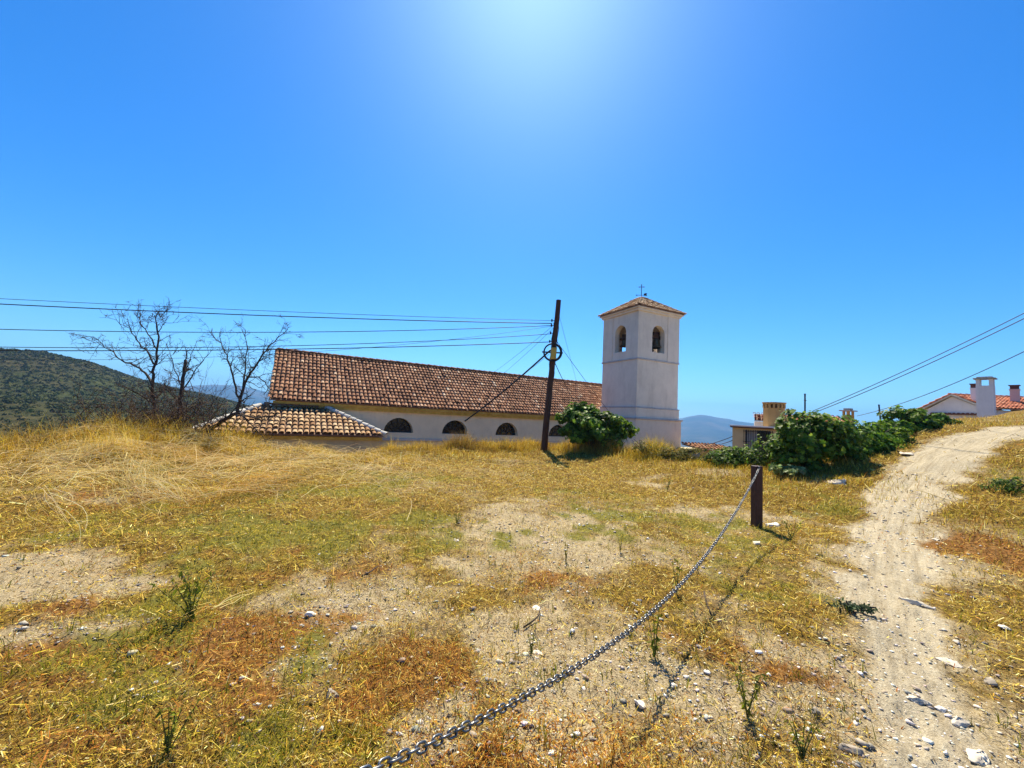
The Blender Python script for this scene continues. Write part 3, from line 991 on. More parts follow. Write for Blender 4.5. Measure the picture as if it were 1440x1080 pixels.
def shrub(name, label, base, blobs, nleaf, size, pal, group=None, lobed=True, stems=9, cat='shrub', nclump=34):
    """blobs: list of (centre, radii)"""
    t = thing(name, label, cat, base, group)
    P, N, Cc = [], [], []
    tot = sum(b[1][0] * b[1][2] + b[1][0] * b[1][1] for b in blobs)
    for c, rd in blobs:
        k = int(nleaf * (rd[0] * rd[2] + rd[0] * rd[1]) / tot)
        p, nr, wh = clumped(k, c, rd, nclump)
        g = height(p[:, 0], p[:, 1], False)
        p[:, 2] = np.maximum(p[:, 2], g + .03 + rng.uniform(0, .05, k))
        P.append(p); N.append(nr)
        tone = rng.uniform(.65, 1.35, 400)[wh]
        Cc.append(pick(pal, k, .2) * tone[:, None])
    P = np.concatenate(P); N = np.concatenate(N); Cc = np.concatenate(Cc)
    V, l, s, cc = leaf_cards(P, N, rng.uniform(.55, 1.2, len(P)) * size, Cc, lobed)
    np_mesh('foliage', V, l, s, cc, MAT['leaf'], parent=t)
    mb = MB()
    for c, rd in blobs:
        for i in range(stems):
            a = rng.uniform(0, 6.28); q = rng.uniform(.1, .9)
            e = np.array(c) + np.array([math.cos(a) * rd[0] * q, math.sin(a) * rd[1] * q, rd[2] * rng.uniform(.2, .9)])
            b0 = np.array(base, float); b0[2] = zg(b0[0], b0[1]) - .05
            m = (b0 + e) / 2 + rng.normal(0, .06, 3)
            mb.tube([b0, m, e], [.022, .015, .006], 5)
    mb.build('stem', MAT['bark'], t, smooth=True)
    return t


def blob(px, py, Y, wpx, hpx, deep=None):
    c = at(px, py, Y)
    k = Y / F
    return (c, (wpx * .5 * k, (deep or wpx * .4 * k), hpx * .5 * k))


b = ground(836, 632)
Yb = 17.2
shrub('fig_bush', 'dense dark green fig bush standing between the leaning pole and the white tower', at(835, 632, Yb),
      [blob(815, 598, Yb, 74, 60), blob(838, 606, Yb - .1, 96, 50), blob(868, 603, Yb + .3, 54, 34), blob(822, 580, Yb + .2, 40, 28)], 6500, .17, FIG, 'leafy bushes along the terrace edge', nclump=44)
Yh = 11.2
shrub('fig_bush', 'tallest fig bush with big lobed leaves hiding the end of the ochre house', at(1132, 662, Yh),
      [blob(1132, 615, Yh, 96, 82), blob(1160, 622, Yh + .2, 90, 76), blob(1118, 640, Yh - .1, 84, 46)], 5200, .13, FIG, 'leafy bushes along the terrace edge', nclump=44)
shrub('fig_bush', 'long lower stretch of dark fig hedge right of the tallest fig bush', at(1210, 650, 12.0),
      [blob(1208, 622, 12.2, 92, 56), blob(1240, 616, 12.8, 66, 44), blob(1190, 640, 11.6, 70, 36)], 5000, .13, FIG, 'leafy bushes along the terrace edge', nclump=44)
shrub('fig_bush', 'rounded dark fig bush at the far end of the hedge beside the dirt track', at(1280, 622, 14.3),
      [blob(1278, 596, 14.3, 66, 44), blob(1312, 594, 15.0, 56, 28), blob(1258, 606, 13.8, 44, 36)], 4200, .15, FIG, 'leafy bushes along the terrace edge', nclump=40)
vy = ground(1040, 658)[1] + .45
shrub('vine_hedge', 'low tangle of bright vine leaves below the barred window of the ochre house', at(1046, 656, vy),
      [blob(1014, 646, vy + .1, 64, 30), blob(1052, 645, vy, 70, 34), blob(1086, 634, vy, 50, 50), blob(1032, 640, vy + .3, 60, 26)], 4200, .085, VINE, 'leafy bushes along the terrace edge', nclump=40)
shrub('pale_plant', 'low pale green plant with whitish leaves at the foot of the tallest fig bush', at(1112, 664, 10.6),
      [blob(1112, 660, 10.5, 52, 16)], 420, .11, [(.22, .30, .10), (.34, .40, .18), (.16, .22, .06)], None, stems=4, cat='plant', nclump=18)
shrub('bank_shrub', 'small green shrub on the grassy bank right of the track', ground(1424, 690),
      [blob(1424, 684, ground(1424, 690)[1], 70, 26)], 900, .06, VINE, None, lobed=False, stems=6, cat='shrub', nclump=26)
shrub('olive_shrub', 'straggly olive green shrub in the tall grass right of the tower base', at(915, 655, 14.6),
      [blob(906, 634, 14.4, 40, 36), blob(946, 640, 14.0, 60, 26), blob(974, 640, 13.7, 50, 24)], 2600, .075, [(.18, .17, .03), (.26, .21, .05), (.12, .13, .02)], None, lobed=False, stems=8, nclump=34)
b = ground(1203, 862)
shrub('creeping_plant', 'dark green creeping plant spread flat on the edge of the track', b,
      [((b[0], b[1], b[2] + .04), (.20, .10, .05))], 260, .04, [(.05, .08, .03), (.08, .12, .05), (.03, .05, .02)], None, lobed=False, stems=5, cat='plant', nclump=18)


# wiry field weeds
def weed(label, px, py, hpx, nst, spread, pal=GREEN):
    g = ground(px, py)
    dist = np.linalg.norm(g - EYE)
    H = hpx * dist / F
    t = thing('weed', label, 'weed', (g[0], g[1], zg(g[0], g[1])), 'green weeds sprouting in the field')
    g = ORG[t.name]
    mb = MB(); P, N = [], []
    for i in range(nst):
        a = rng.uniform(0, 6.28); q = spread * rng.uniform(.2, 1)
        pts = [g + np.array([math.cos(a) * q * H * s_ ** 1.3, math.sin(a) * q * H * s_ ** 1.3, H * s_ * rng.uniform(.9, 1.05)]) for s_ in (0, .35, .7, 1.0)]
        mb.tube(pts, [.0035, .003, .0022, .001], 5)
        for k in range(14):
            s_ = rng.uniform(.1, 1)
            j = min(2, int(s_ * 3)); f = s_ * 3 - j
            P.append(pts[j] * (1 - f) + pts[j + 1] * f); N.append(rng.normal(0, 1, 3) + np.array([0, 0, .6]))
    mb.build('stem', MAT['weed_stem'], t)
    P = np.array(P); N = np.array(N)
    V, l, s, cc = leaf_cards(P, N, rng.uniform(.4, 1.1, len(P)) * max(.018, H * .15), pick(pal, len(P), .25) * 1.15, False)
    np_mesh('foliage', V, l, s, cc, MAT['leaf'], parent=t)


weed('slender green weed standing under the middle of the chain', 921, 925, 52, 4, .25)
weed('tall thin weed with sparse leaves behind the chain and its shadow', 952, 838, 40, 3, .3)
weed('small bright green sprout on bare gravelly ground', 747, 922, 24, 4, .3)
weed('spiky green weed growing on the stony verge beside the slate wedge', 1051, 1012, 46, 5, .45)
weed('sprawling cluster of dark green weeds in flattened straw', 268, 872, 44, 11, .9)
weed('thin dry weed standing upright in the middle of the field', 796, 790, 26, 3, .25, OLIVE)
weed('low leafy weed in the turf beyond the bare patch', 642, 737, 16, 6, .7)
weed('pair of upright weeds by the pale flake of stone on the field', 872, 778, 22, 3, .3, OLIVE)
weed('green weed tuft at the near edge of the stony verge', 1128, 1066, 34, 6, .6)
weed('ragged weed beside the brown post and its white stone', 1112, 762, 22, 6, .6)
weed('short weed on the field in front of the fig bush', 938, 690, 16, 5, .5)
weed('scraggly weed leaning out of the brown grass near the frame bottom', 236, 1060, 38, 7, .6)
x, y, r = sample(2400, 1.3, 15, 1.5)
M = masks(x, y)
x, y, r = keep((rng.uniform(0, 1, len(x)) < np.clip(.35 + M[1] + .35 * M[3] - 1.1 * M[0], 0, 1)) & (y < edge_y(x)), x, y, r)
n = len(x)
xx = np.repeat(x, 6) + rng.normal(0, .015, n * 6); yy = np.repeat(y, 6) + rng.normal(0, .015, n * 6)
blades('small_weeds', xx, yy, rng.uniform(.03, .13, n * 6), rng.uniform(.003, .007, n * 6), pick(GREEN + OLIVE, n * 6, .25), rng.uniform(0, .7, n * 6), rng.uniform(0, .6, n * 6))


# ------------------------------------------------------------------ dead trees and brambles
def twigs(mb, p, d, L, r, lev, seg=4):
    pts = [p]; q = p.copy(); dd = d / np.linalg.norm(d)
    for i in range(seg):
        dd = dd + rng.normal(0, .24, 3) + np.array([0, 0, .05]); dd /= np.linalg.norm(dd)
        q = q + dd * L / seg; pts.append(q.copy())
    mb.tube(pts, list(np.linspace(r, r * .35, len(pts))), 5 if lev > 1 else 4)
    if lev > 0:
        for i in range(int(rng.integers(2, 5))):
            j = int(rng.integers(1, seg + 1))
            nd = dd + rng.normal(0, .75, 3)
            twigs(mb, pts[j], nd, L * rng.uniform(.4, .75), max(.0055, r * .62), lev - 1, 3)


def dead_tree(label, Y, limbs, ntw, L0):
    b = at(*limbs[0][0][0], Y); b[2] = zg(b[0], b[1])
    t = thing('bare_tree', label, 'bare tree', b, 'leafless trees at the left end of the terrace')
    trunk = MB(); br = MB()
    k = Y / F
    for li, (pts, r0, r1) in enumerate(limbs):
        dy = 0; W = []
        for i, q in enumerate(pts):
            W.append(at(*q, Y + dy)); dy += rng.normal(0, .13) + (.04 if li % 2 else -.05)
        if li == 0:
            W.insert(0, np.array([W[0][0], W[0][1], b[2] - .2]))
        # subdivide with wobble
        Wf = [W[0]]
        for a, c in zip(W[:-1], W[1:]):
            Wf += [a + (c - a) * .33 + rng.normal(0, .025, 3), a + (c - a) * .66 + rng.normal(0, .025, 3), c]
        rr = np.linspace(r0 * .8, r1 * .8, len(Wf)) * k
        (trunk if li == 0 else br).tube(Wf, list(rr), 8)
        for j in range(int(2.3 * ntw * len(pts))):
            i = int(rng.integers(max(1, len(Wf) // 4), len(Wf)))
            ax = Wf[i] - Wf[i - 1]; ax = ax / (np.linalg.norm(ax) + 1e-6)
            d = ax * .6 + rng.normal(0, .65, 3) + np.array([0, 0, .25])
            twigs(br, Wf[i], d, L0 * rng.uniform(.35, .85), max(.0085, rr[i] * .42), 2)
    trunk.build('trunk', MAT['bark'], t, smooth=True)
    br.build('crown', MAT['bark'], t, smooth=True)


dead_tree('tallest leafless tree with one upright leader and a long limb reaching out leftwards', 13.2,
          [([(216, 592), (215, 560), (215, 535), (217, 515), (221, 490), (221, 465), (219, 450), (215, 440)], 3.4, .5),
           ([(215, 542), (204, 524), (190, 515), (170, 506), (152, 491), (138, 478)], 2.2, .4),
           ([(216, 512), (206, 492), (192, 478), (184, 462), (168, 455)], 1.5, .35),
           ([(221, 492), (208, 470), (197, 452), (190, 442)], 1.2, .3),
           ([(215, 566), (198, 556), (184, 548), (176, 556)], 1.7, .4),
           ([(216, 560), (232, 548), (240, 535)], 1.2, .4),
           ([(222, 470), (228, 458), (229, 446)], .8, .3)], 1.3, .75)
dead_tree('short leafless tree with a thick broken off stub of trunk', 13.6,
          [([(252, 592), (254, 568), (256, 545), (259, 525), (261, 506)], 3.6, 2.4),
           ([(256, 548), (270, 530), (282, 512), (292, 500)], 1.3, .35),
           ([(256, 545), (245, 520), (240, 500), (250, 495)], 1.0, .3),
           ([(258, 535), (268, 505), (276, 482)], 1.0, .3),
           ([(255, 560), (240, 550), (228, 552)], 1.2, .4)], 1.1, .6)
dead_tree('spreading leafless tree leaning in from the bank in front of the lower tiled roof', 12.6,
          [([(292, 612), (312, 592), (334, 580), (338, 560), (345, 537), (356, 520), (370, 497), (386, 481), (404, 464)], 4.0, .5),
           ([(337, 572), (332, 545), (325, 520), (320, 500), (312, 486), (304, 478)], 2.0, .4),
           ([(341, 552), (345, 522), (348, 492), (345, 464)], 1.6, .35),
           ([(350, 530), (364, 530), (374, 540), (380, 552)], 1.3, .4),
           ([(334, 580), (360, 588), (388, 584), (404, 592)], 1.6, .4),
           ([(342, 584), (360, 604), (372, 618)], 1.4, .4),
           ([(362, 510), (378, 500), (392, 498)], .9, .3)], 1.2, .7)


def bramble(label, px, py, Y, wpx, hpx, n):
    c = at(px, py, Y); k = Y / F
    b = np.array([c[0], c[1], zg(c[0], c[1])])
    mb = MB()
    for i in range(n):
        a = rng.uniform(0, 6.28)
        p = b + np.array([rng.normal(0, wpx * k * .28), rng.normal(0, .5), 0]); p[2] = zg(p[0], p[1])
        twigs(mb, p, np.array([math.cos(a) * .9, math.sin(a) * .5, rng.uniform(.5, 1.3)]), hpx * k * rng.uniform(.5, 1.15), .011, 2, 5)
    tag(mb.build('bramble', MAT['bramble'], loc=b, smooth=True), label, 'bramble', 'dry brambles under the leafless trees')


bramble('dark bramble thicket around the trunk of the tallest leafless tree', 215, 590, 11.9, 96, 66, 60)
bramble('dark bramble thicket between the broken stub and the leaning leafless tree', 268, 590, 12.0, 76, 60, 46)
bramble('reddish thin bramble at the outer left side of the leafless trees', 152, 592, 11.6, 80, 48, 34)
dry = at(92, 600, 12.2)
n = 900
x = dry[0] + rng.normal(0, .16, n); y = dry[1] + rng.normal(0, .16, n)
o = blades('dry_bush', x, y, rng.uniform(.5, 1.15, n), rng.uniform(.007, .011, n), pick([(.46, .26, .10), (.56, .36, .15), (.36, .2, .08)], n, .2), np.abs(rng.normal(0, .3, n)), rng.uniform(0, .5, n), None)
tag(o, 'tan feathery dry bush standing up left of the bramble', 'dry bush')

# scrub on the slope below and on the far hill
def scrub(name, n, r0, r1, a0, a1, s0, s1, pal, per=26, power=1.3):
    x, y, r = sample(n, r0, r1, power, a0, a1)
    ok = (fbm(x / 22, y / 22, 191, 4) > -.55) & (y > edge_y(x) + 5)
    x, y, r = keep(ok, x, y, r); n = len(x)
    z = height(x, y)
    sz = rng.uniform(s0, s1, n) * np.interp(r, [20, 400], [.8, 1.4])
    cp = np.repeat(np.stack([x, y, z], 1), per, 0)
    q = rng.normal(0, 1, (n * per, 3)); q /= np.linalg.norm(q, axis=1, keepdims=True)
    q[:, 2] = np.abs(q[:, 2])
    rad = np.repeat(sz, per)[:, None] * rng.uniform(.5, 1, (n * per, 1))
    p = cp + q * rad * np.array([1, 1, .85])
    e1 = np.cross(q, rng.normal(0, 1, q.shape)); e1 /= np.linalg.norm(e1, axis=1, keepdims=True)
    e2 = np.cross(q + rng.normal(0, .4, q.shape), e1)
    s = np.repeat(sz, per)[:, None] * rng.uniform(.16, .32, (n * per, 1))
    V = np.stack([p - e1 * s, p + e2 * s, p + e1 * s, p - e2 * s], 1).reshape(-1, 3)
    cols = np.repeat(np.repeat(pick(pal, n, .25), per, 0) * (1 + rng.normal(0, .15, (n * per, 1))), 4, 0)
    tag(np_mesh(name, V, np.arange(len(V)), np.arange(n * per) * 4, np.clip(cols, .004, 1), MAT['scrub']), kind='stuff')


scrub('slope_shrubbery', 1500, 24, 110, -64, -30, .5, 1.5, [(.14, .18, .02), (.20, .22, .03), (.26, .24, .05), (.07, .09, .015), (.30, .25, .07)], 60)
scrub('hill_shrubbery', 11000, 80, 400, -60, -29, .35, 1.15, [(.030, .042, .008), (.042, .054, .010), (.055, .062, .013), (.07, .068, .018)], 14, .5)
scrub('valley_shrubbery', 1100, 20, 75, -66, -42, .45, 1.1, [(.22, .25, .02), (.32, .30, .04), (.12, .17, .015), (.06, .09, .01), (.36, .28, .06)], 50)
scrub('valley_woods', 2500, 300, 1500, -22, 40, 4, 9, [(.05, .07, .03), (.07, .085, .035)], 14, .8)


# ------------------------------------------------------------------ tile roofs
def tile_roof(mb, O, du, dv, L, S, inside=None, pitch=.24, course=.36, r=.10, tlo=0., thi=1.):
    """overlapping half-round cover tiles running up dv from the eave line O + u*du"""
    O = np.asarray(O, float); du = np.asarray(du, float) / np.linalg.norm(du); dv = np.asarray(dv, float) / np.linalg.norm(dv)
    nn = np.cross(du, dv); nn = nn if nn[2] > 0 else -nn
    nc = int(L / pitch); nr = int(math.ceil(S / course))
    for i in range(nc + 1):
        ct = rng.uniform(-.12, .12)
        for j in range(nr):
            u = i * pitch; v0 = j * course; v1 = min(S, v0 + course + .07)
            if inside and not inside(u, (v0 + v1) / 2):
                continue
            ju = rng.normal(0, .012); lift = rng.uniform(.0, .02) + (rng.uniform(0, .05) if rng.uniform() < .03 else 0)
            wv = .05 * float(vnoise(u * .45, v0 * .5, 77)); vs = []
            for (v, rr, hh) in ((v0 - .03, r, .055 + lift), (v1, r * .8, .015)):
                for k in range(6):
                    q = math.pi * k / 5
                    vs.append(O + du * (u + ju - math.cos(q) * rr) + dv * v + nn * (hh + max(-.012, wv) + math.sin(q) * rr * .8))
            t = float(np.clip(rng.beta(2, 2) + ct, 0, 1)) * (thi - tlo) + tlo
            mb.add(vs, [(k, k + 1, 7 + k, 6 + k) for k in range(5)], t)


def ridge_caps(mb, a, b, r=.12, step=.38, t0=.2, t1=.8):
    a = np.asarray(a, float); b = np.asarray(b, float)
    L = np.linalg.norm(b - a); d = (b - a) / L
    sd = np.cross(d, [0, 0, 1.]); sd /= np.linalg.norm(sd); up = np.cross(sd, d)
    for i in range(int(L / step)):
        vs = []
        for s_, rr, h in ((i * step - .02, r, .02), (i * step + step + .05, r * .82, 0)):
            for k in range(7):
                q = math.pi * k / 6
                vs.append(a + d * s_ + sd * math.cos(q) * rr + up * (math.sin(q) * rr * .85 + h + rng.normal(0, .004)))
        mb.add(vs, [(k, k + 1, 8 + k, 7 + k) for k in range(6)], rng.uniform(t0, t1))


# ------------------------------------------------------------------ church
TH = R_(61)
A_ = np.array([math.sin(TH), math.cos(TH), 0]); P_ = np.array([-math.cos(TH), math.sin(TH), 0]); ZZ = np.array([0, 0, 1.])
EL = at(379, 561, 18.0)                       # eave corner, upper left
EZ = EL[2]
HALF = 4.0
RZ = 4.47
SLOPE = P_ * HALF + ZZ * (RZ - EZ)
SL = np.linalg.norm(SLOPE)
dR = hit_plane(843, 543, EL + P_ * HALF, P_)
NL = (dR - EL) @ A_ + .8
OV = .28                                      # overhang
WO = EL + P_ * OV + A_ * .3                   # wall face origin
WO[2] = 0
WZ0, WZ1 = -4.2, EZ - .16
WL = NL - .5
church = thing('church', 'long white church nave with a steep brown tiled roof and a low tiled side chapel', 'church', (EL[0] + A_[0] * 9, EL[1] + A_[1] * 9, -4.2))


def wall_u(px, py):
    p = hit_plane(px, py, WO, P_)
    return (p - WO) @ A_, p[2]


WINS = []
for (l, r_, top, sill) in [(540, 580, 588, 608), (621, 658, 590.5, 610), (697, 728, 594.5, 613), (771, 799, 597, 614)]:
    u0, _ = wall_u(l, sill); u1, _ = wall_u(r_, sill); _, zt = wall_u((l + r_) / 2, top); _, zs = wall_u((l + r_) / 2, sill)
    WINS.append([(u0 + u1) / 2, (u1 - u0) / 2, zs, zt])
zs_all = np.mean([w[2] for w in WINS]); hh_all = np.mean([w[3] - w[2] for w in WINS]); hw_all = np.mean([w[1] for w in WINS])
for w in WINS:
    w[1] = hw_all; w[2] = zs_all; w[3] = zs_all + hh_all


def arch_wall(mb, o, du, nrm, W, z0, z1, thick, cu, hw, sill, spring, rise, nseg=14, caps=False):
    """wall slab with one round-headed opening; nrm points outward; o is the lower left corner at z=0 of the outer face"""
    def pt(u, z, dpt):
        return o + du * u + ZZ * z - nrm * dpt
    arc = [(cu - hw * math.cos(math.pi * k / nseg), spring + rise * math.sin(math.pi * k / nseg)) for k in range(nseg + 1)]
    if caps:
        for u in (0, W):
            mb.add([pt(u, z0, 0), pt(u, z1, 0), pt(u, z1, thick), pt(u, z0, thick)], [(0, 1, 2, 3)])
    for dpt in (0, thick):
        q = lambda pts: mb.add([pt(u, z, dpt) for u, z in pts], [tuple(range(len(pts)))])
        q([(0, z0), (cu - hw, z0), (cu - hw, z1), (0, z1)])
        q([(cu + hw, z0), (W, z0), (W, z1), (cu + hw, z1)])
        q([(cu - hw, z0), (cu + hw, z0), (cu + hw, sill), (cu - hw, sill)])
        for k in range(nseg):
            (ua, za), (ub, zb) = arc[k], arc[k + 1]
            q([(ua, za), (ub, zb), (ub, z1), (ua, z1)])
    loop = [(cu - hw, sill)] + arc + [(cu + hw, sill)]
    for (ua, za), (ub, zb) in zip(loop, loop[1:] + loop[:1]):
        if abs(ua - ub) + abs(za - zb) < 1e-6:
            continue
        mb.add([pt(ua, za, 0), pt(ub, zb, 0), pt(ub, zb, thick), pt(ua, za, thick)], [(0, 1, 2, 3)])


mb = MB()
cuts = [0] + [(WINS[i][0] + WINS[i + 1][0]) / 2 for i in range(3)] + [WL]
for i in range(4):
    arch_wall(mb, WO + A_ * cuts[i], A_, -P_, cuts[i + 1] - cuts[i], WZ0, WZ1, .5, WINS[i][0] - cuts[i], WINS[i][1], WINS[i][2], WINS[i][2], WINS[i][3] - WINS[i][2])
BK = WO + P_ * (2 * HALF - 2 * OV)
for o0, d0 in ((WO, P_ * (2 * HALF - 2 * OV)), (WO + A_ * (WL - .0), P_ * (2 * HALF - 2 * OV))):   # gable ends
    a = o0 + ZZ * WZ0; b2 = a + d0; apex = o0 + d0 / 2 + ZZ * (RZ - .22)
    mb.add([a, b2, o0 + d0 + ZZ * WZ1, apex, o0 + ZZ * WZ1], [(0, 1, 2, 3, 4)])
mb.add([BK + ZZ * WZ0, BK + A_ * WL + ZZ * WZ0, BK + A_ * WL + ZZ * WZ1, BK + ZZ * WZ1], [(0, 1, 2, 3)])
mb.build('nave_wall', MAT['plaster'], church, recalc=False)
# dark ledge running under the windows
mb = MB(); mb.par(WO - P_ * .10 + A_ * 4.6 + ZZ * (zs_all - .42), A_ * (WL - 4.8), P_ * .10, ZZ * .13)
mb.build('string_course', MAT['tower_edge'], church, bevel=.01)
mb = MB()
mb.par(WO - P_ * .13 - A_ * .12 + ZZ * (WZ1 - .16), A_ * (WL + .2), P_ * .13, ZZ * .14)
mb.par(WO - P_ * .20 - A_ * .16 + ZZ * (WZ1 - .018), A_ * (WL + .3), P_ * .22, ZZ * .12)
mb.build('eave_cornice', MAT['cornice'], church)
for i, (cu, hw, zs, zt) in enumerate(WINS):
    o = WO + A_ * cu + P_ * .36
    n = 16
    arc = [(-hw * math.cos(math.pi * k / n), (zt - zs) * math.sin(math.pi * k / n)) for k in range(n + 1)]
    mb = MB()
    pts = [o + A_ * u + ZZ * (zs + z) for u, z in arc]
    mb.tube(pts, .045, 6); mb.tube([pts[0], pts[-1]], .045, 6)
    win = mb.build('window', MAT['iron'], church)
    g = MB(); g.add([p + P_ * .05 for p in pts], [tuple(range(n + 1))]); g.build('pane', MAT['glass'], win)
    g = MB()
    for k in range(1, 6):
        an = math.pi * k / 6
        g.tube([o + ZZ * zs + (A_ * -math.cos(an) * hw + ZZ * math.sin(an) * (zt - zs)) * .3, o + ZZ * zs + A_ * -math.cos(an) * hw + ZZ * math.sin(an) * (zt - zs)], .022, 5)
    g.tube([o + ZZ * zs + A_ * u * .3 + ZZ * z * .3 for u, z in arc], .022, 5)
    g.tube([o + ZZ * zs + A_ * u * .66 + ZZ * z * .66 for u, z in arc], .018, 5)
    g.build('grille', MAT['iron'], win)

sd_ = SLOPE / SL
roof = MB()
nn = np.cross(A_, sd_)
EW = EL - sd_ * .0
roof.par(EW - nn * .05, A_ * NL, SLOPE, nn * .05)
FR = EL + P_ * 2 * HALF
s2 = np.array([-P_[0] * HALF, -P_[1] * HALF, RZ - EZ])
n2 = np.cross(s2, A_); n2 /= np.linalg.norm(n2)
roof.par(FR - n2 * .05, A_ * NL, s2, n2 * .05)
ro = roof.build('nave_roof', MAT['mortar'], church)
tl = MB()
tile_roof(tl, EL, A_, sd_, NL, SL, pitch=.20, course=.33, r=.086)
tile_roof(tl, FR, A_, s2, NL, SL, pitch=.40, course=.8, r=.16)
tl.build('roof_tiles', MAT['nave_tile'], ro, recalc=False)
rc = MB(); rc.tube([EL + SLOPE + ZZ * .0, EL + SLOPE + A_ * NL], .12, 8, t=.1); ridge_caps(rc, EL + SLOPE + ZZ * .05, EL + SLOPE + ZZ * .06 + A_ * NL, .14, .4, 0, .5)
rc.build('ridge_caps', MAT['nave_tile'], ro, recalc=False)

# side chapel: hipped lean-to roof
BD = 2.6
top_l = hit_plane(372, 571.5, WO, P_); top_r = hit_plane(456, 572, WO, P_)
tz = (top_l[2] + top_r[2]) / 2
CO = WO - P_ * BD
er = hit_plane(543, 613, CO, P_)
el = hit_plane(268, 607, CO, P_)
ez = er[2]
uL = (el - WO) @ A_; uR = (er - WO) @ A_; tL = (top_l - WO) @ A_; tR = (top_r - WO) @ A_
c_el = CO + A_ * uL + ZZ * ez; c_er = CO + A_ * uR + ZZ * ez
c_tl = WO + A_ * tL + ZZ * tz; c_tr = WO + A_ * tR + ZZ * tz
w_r = WO + A_ * uR + ZZ * ez; w_l = WO + A_ * uL + ZZ * ez
roof = MB()
dn = np.array([0, 0, -.06])
for quad in ([c_el, c_er, c_tr, c_tl], [c_er, w_r, c_tr], [c_el, c_tl, w_l]):
    k = len(quad)
    vs = quad + [q + dn for q in quad]
    roof.add(vs, [tuple(range(k)), tuple(range(k, 2 * k))[::-1]] + [(i, (i + 1) % k, k + (i + 1) % k, k + i) for i in range(k)])
co = roof.build('chapel_roof', MAT['mortar'], church)
tl = MB()
sv = (c_tr - c_er) - A_ * ((c_tr - c_er) @ A_)
S2 = np.linalg.norm(sv)


def in_trap(u, v):
    f = v / S2
    return u > (tL - uL) * f - .02 and u < (uR - uL) - (uR - tR) * f + .02


tile_roof(tl, c_el, A_, sv, uR - uL, S2, in_trap, .225, .36, .104)
sv2 = (c_tr - c_er) - P_ * ((c_tr - c_er) @ P_)
tile_roof(tl, c_er, P_, sv2, BD, np.linalg.norm(sv2), lambda u, v: u > BD * v / np.linalg.norm(sv2), .25, .36, .105)
tl.build('roof_tiles', MAT['chapel_tile'], co, recalc=False)
for a, b2 in ((c_er, c_tr), (c_el, c_tl)):
    hp = MB(); hp.tube([a, b2], .10, 8); ridge_caps(hp, a + ZZ * .05, b2 + ZZ * .08, .13, .36, .8, 1); hp.build('hip_caps', MAT['hip_mortar'], co, recalc=False)
tb = MB(); ridge_caps(tb, c_tl + ZZ * .03 - P_ * .1, c_tr + ZZ * .03 - P_ * .1, .12, .36, 0, .2)
tb.build('top_caps', MAT['mortar'], co, recalc=False)
mb = MB()
mb.par(CO + P_ * .22 + A_ * (uL + .25) + ZZ * WZ0, A_ * (uR - uL - .5), P_ * (BD - .23), ZZ * (ez - .07 - WZ0))
mb.build('chapel_wall', MAT['chapel'], church)
mb = MB(); mb.par(CO + P_ * .10 + A_ * (uL + .14) + ZZ * (ez - .22), A_ * (uR - uL - .28), P_ * .12, ZZ * .13)
mb.build('chapel_cornice', MAT['cornice'], church)

# ------------------------------------------------------------------ bell tower
TT = R_(64)
TA = np.array([math.sin(TT), math.cos(TT), 0]); TP = np.array([-math.cos(TT), math.sin(TT), 0])
DT = 25.0
TC = at(895.5, 540, DT); TC[2] = 0


def width_to(px, py, dirv):
    d = ray(px, py)
    return np.linalg.solve(np.array([[dirv[0], -d[0]], [dirv[1], -d[1]]]), (EYE - TC)[:2])[0]


wA = width_to(953.5, 530, TA); wP = width_to(847, 530, TP)
cx_, cy_ = TC[0], TC[1]
zE = z_at(cx_, cy_, 436); zB = z_at(cx_, cy_, 503.5); zS = z_at(cx_, cy_, 573.5); zC = z_at(cx_, cy_, 588)
TMID = TC + TA * wA / 2 + TP * wP / 2
zApex = z_at(TMID[0], TMID[1], 419)
tower = thing('bell_tower', 'square white bell tower with arched openings, tiled pyramid roof and a cross on top', 'bell tower', (TMID[0], TMID[1], -4.5))


def tower_box(mb, grow, z0, z1, t=.5):
    o = TC - TA * grow - TP * grow
    mb.par(o + ZZ * z0, TA * (wA + 2 * grow), TP * (wP + 2 * grow), ZZ * (z1 - z0), t)


mb = MB(); tower_box(mb, 0, zS + .09, zB - .05); mb.build('shaft', MAT['tower_plaster'], tower)
mb = MB(); tower_box(mb, .07, zC + .05, zS); mb.build('plinth', MAT['tower_plaster'], tower)
mb = MB(); tower_box(mb, .17, -4.5, zC - .06); mb.build('base', MAT['tower_plaster'], tower)
for g_, z0_, z1_ in ((.10, zS + .002, zS + .088), (.25, zC - .058, zC + .048), (.07, zB - .048, zB + .05)):
    mb = MB(); tower_box(mb, g_, z0_, z1_); mb.build('string_course', MAT['tower_edge'], tower, bevel=.025)
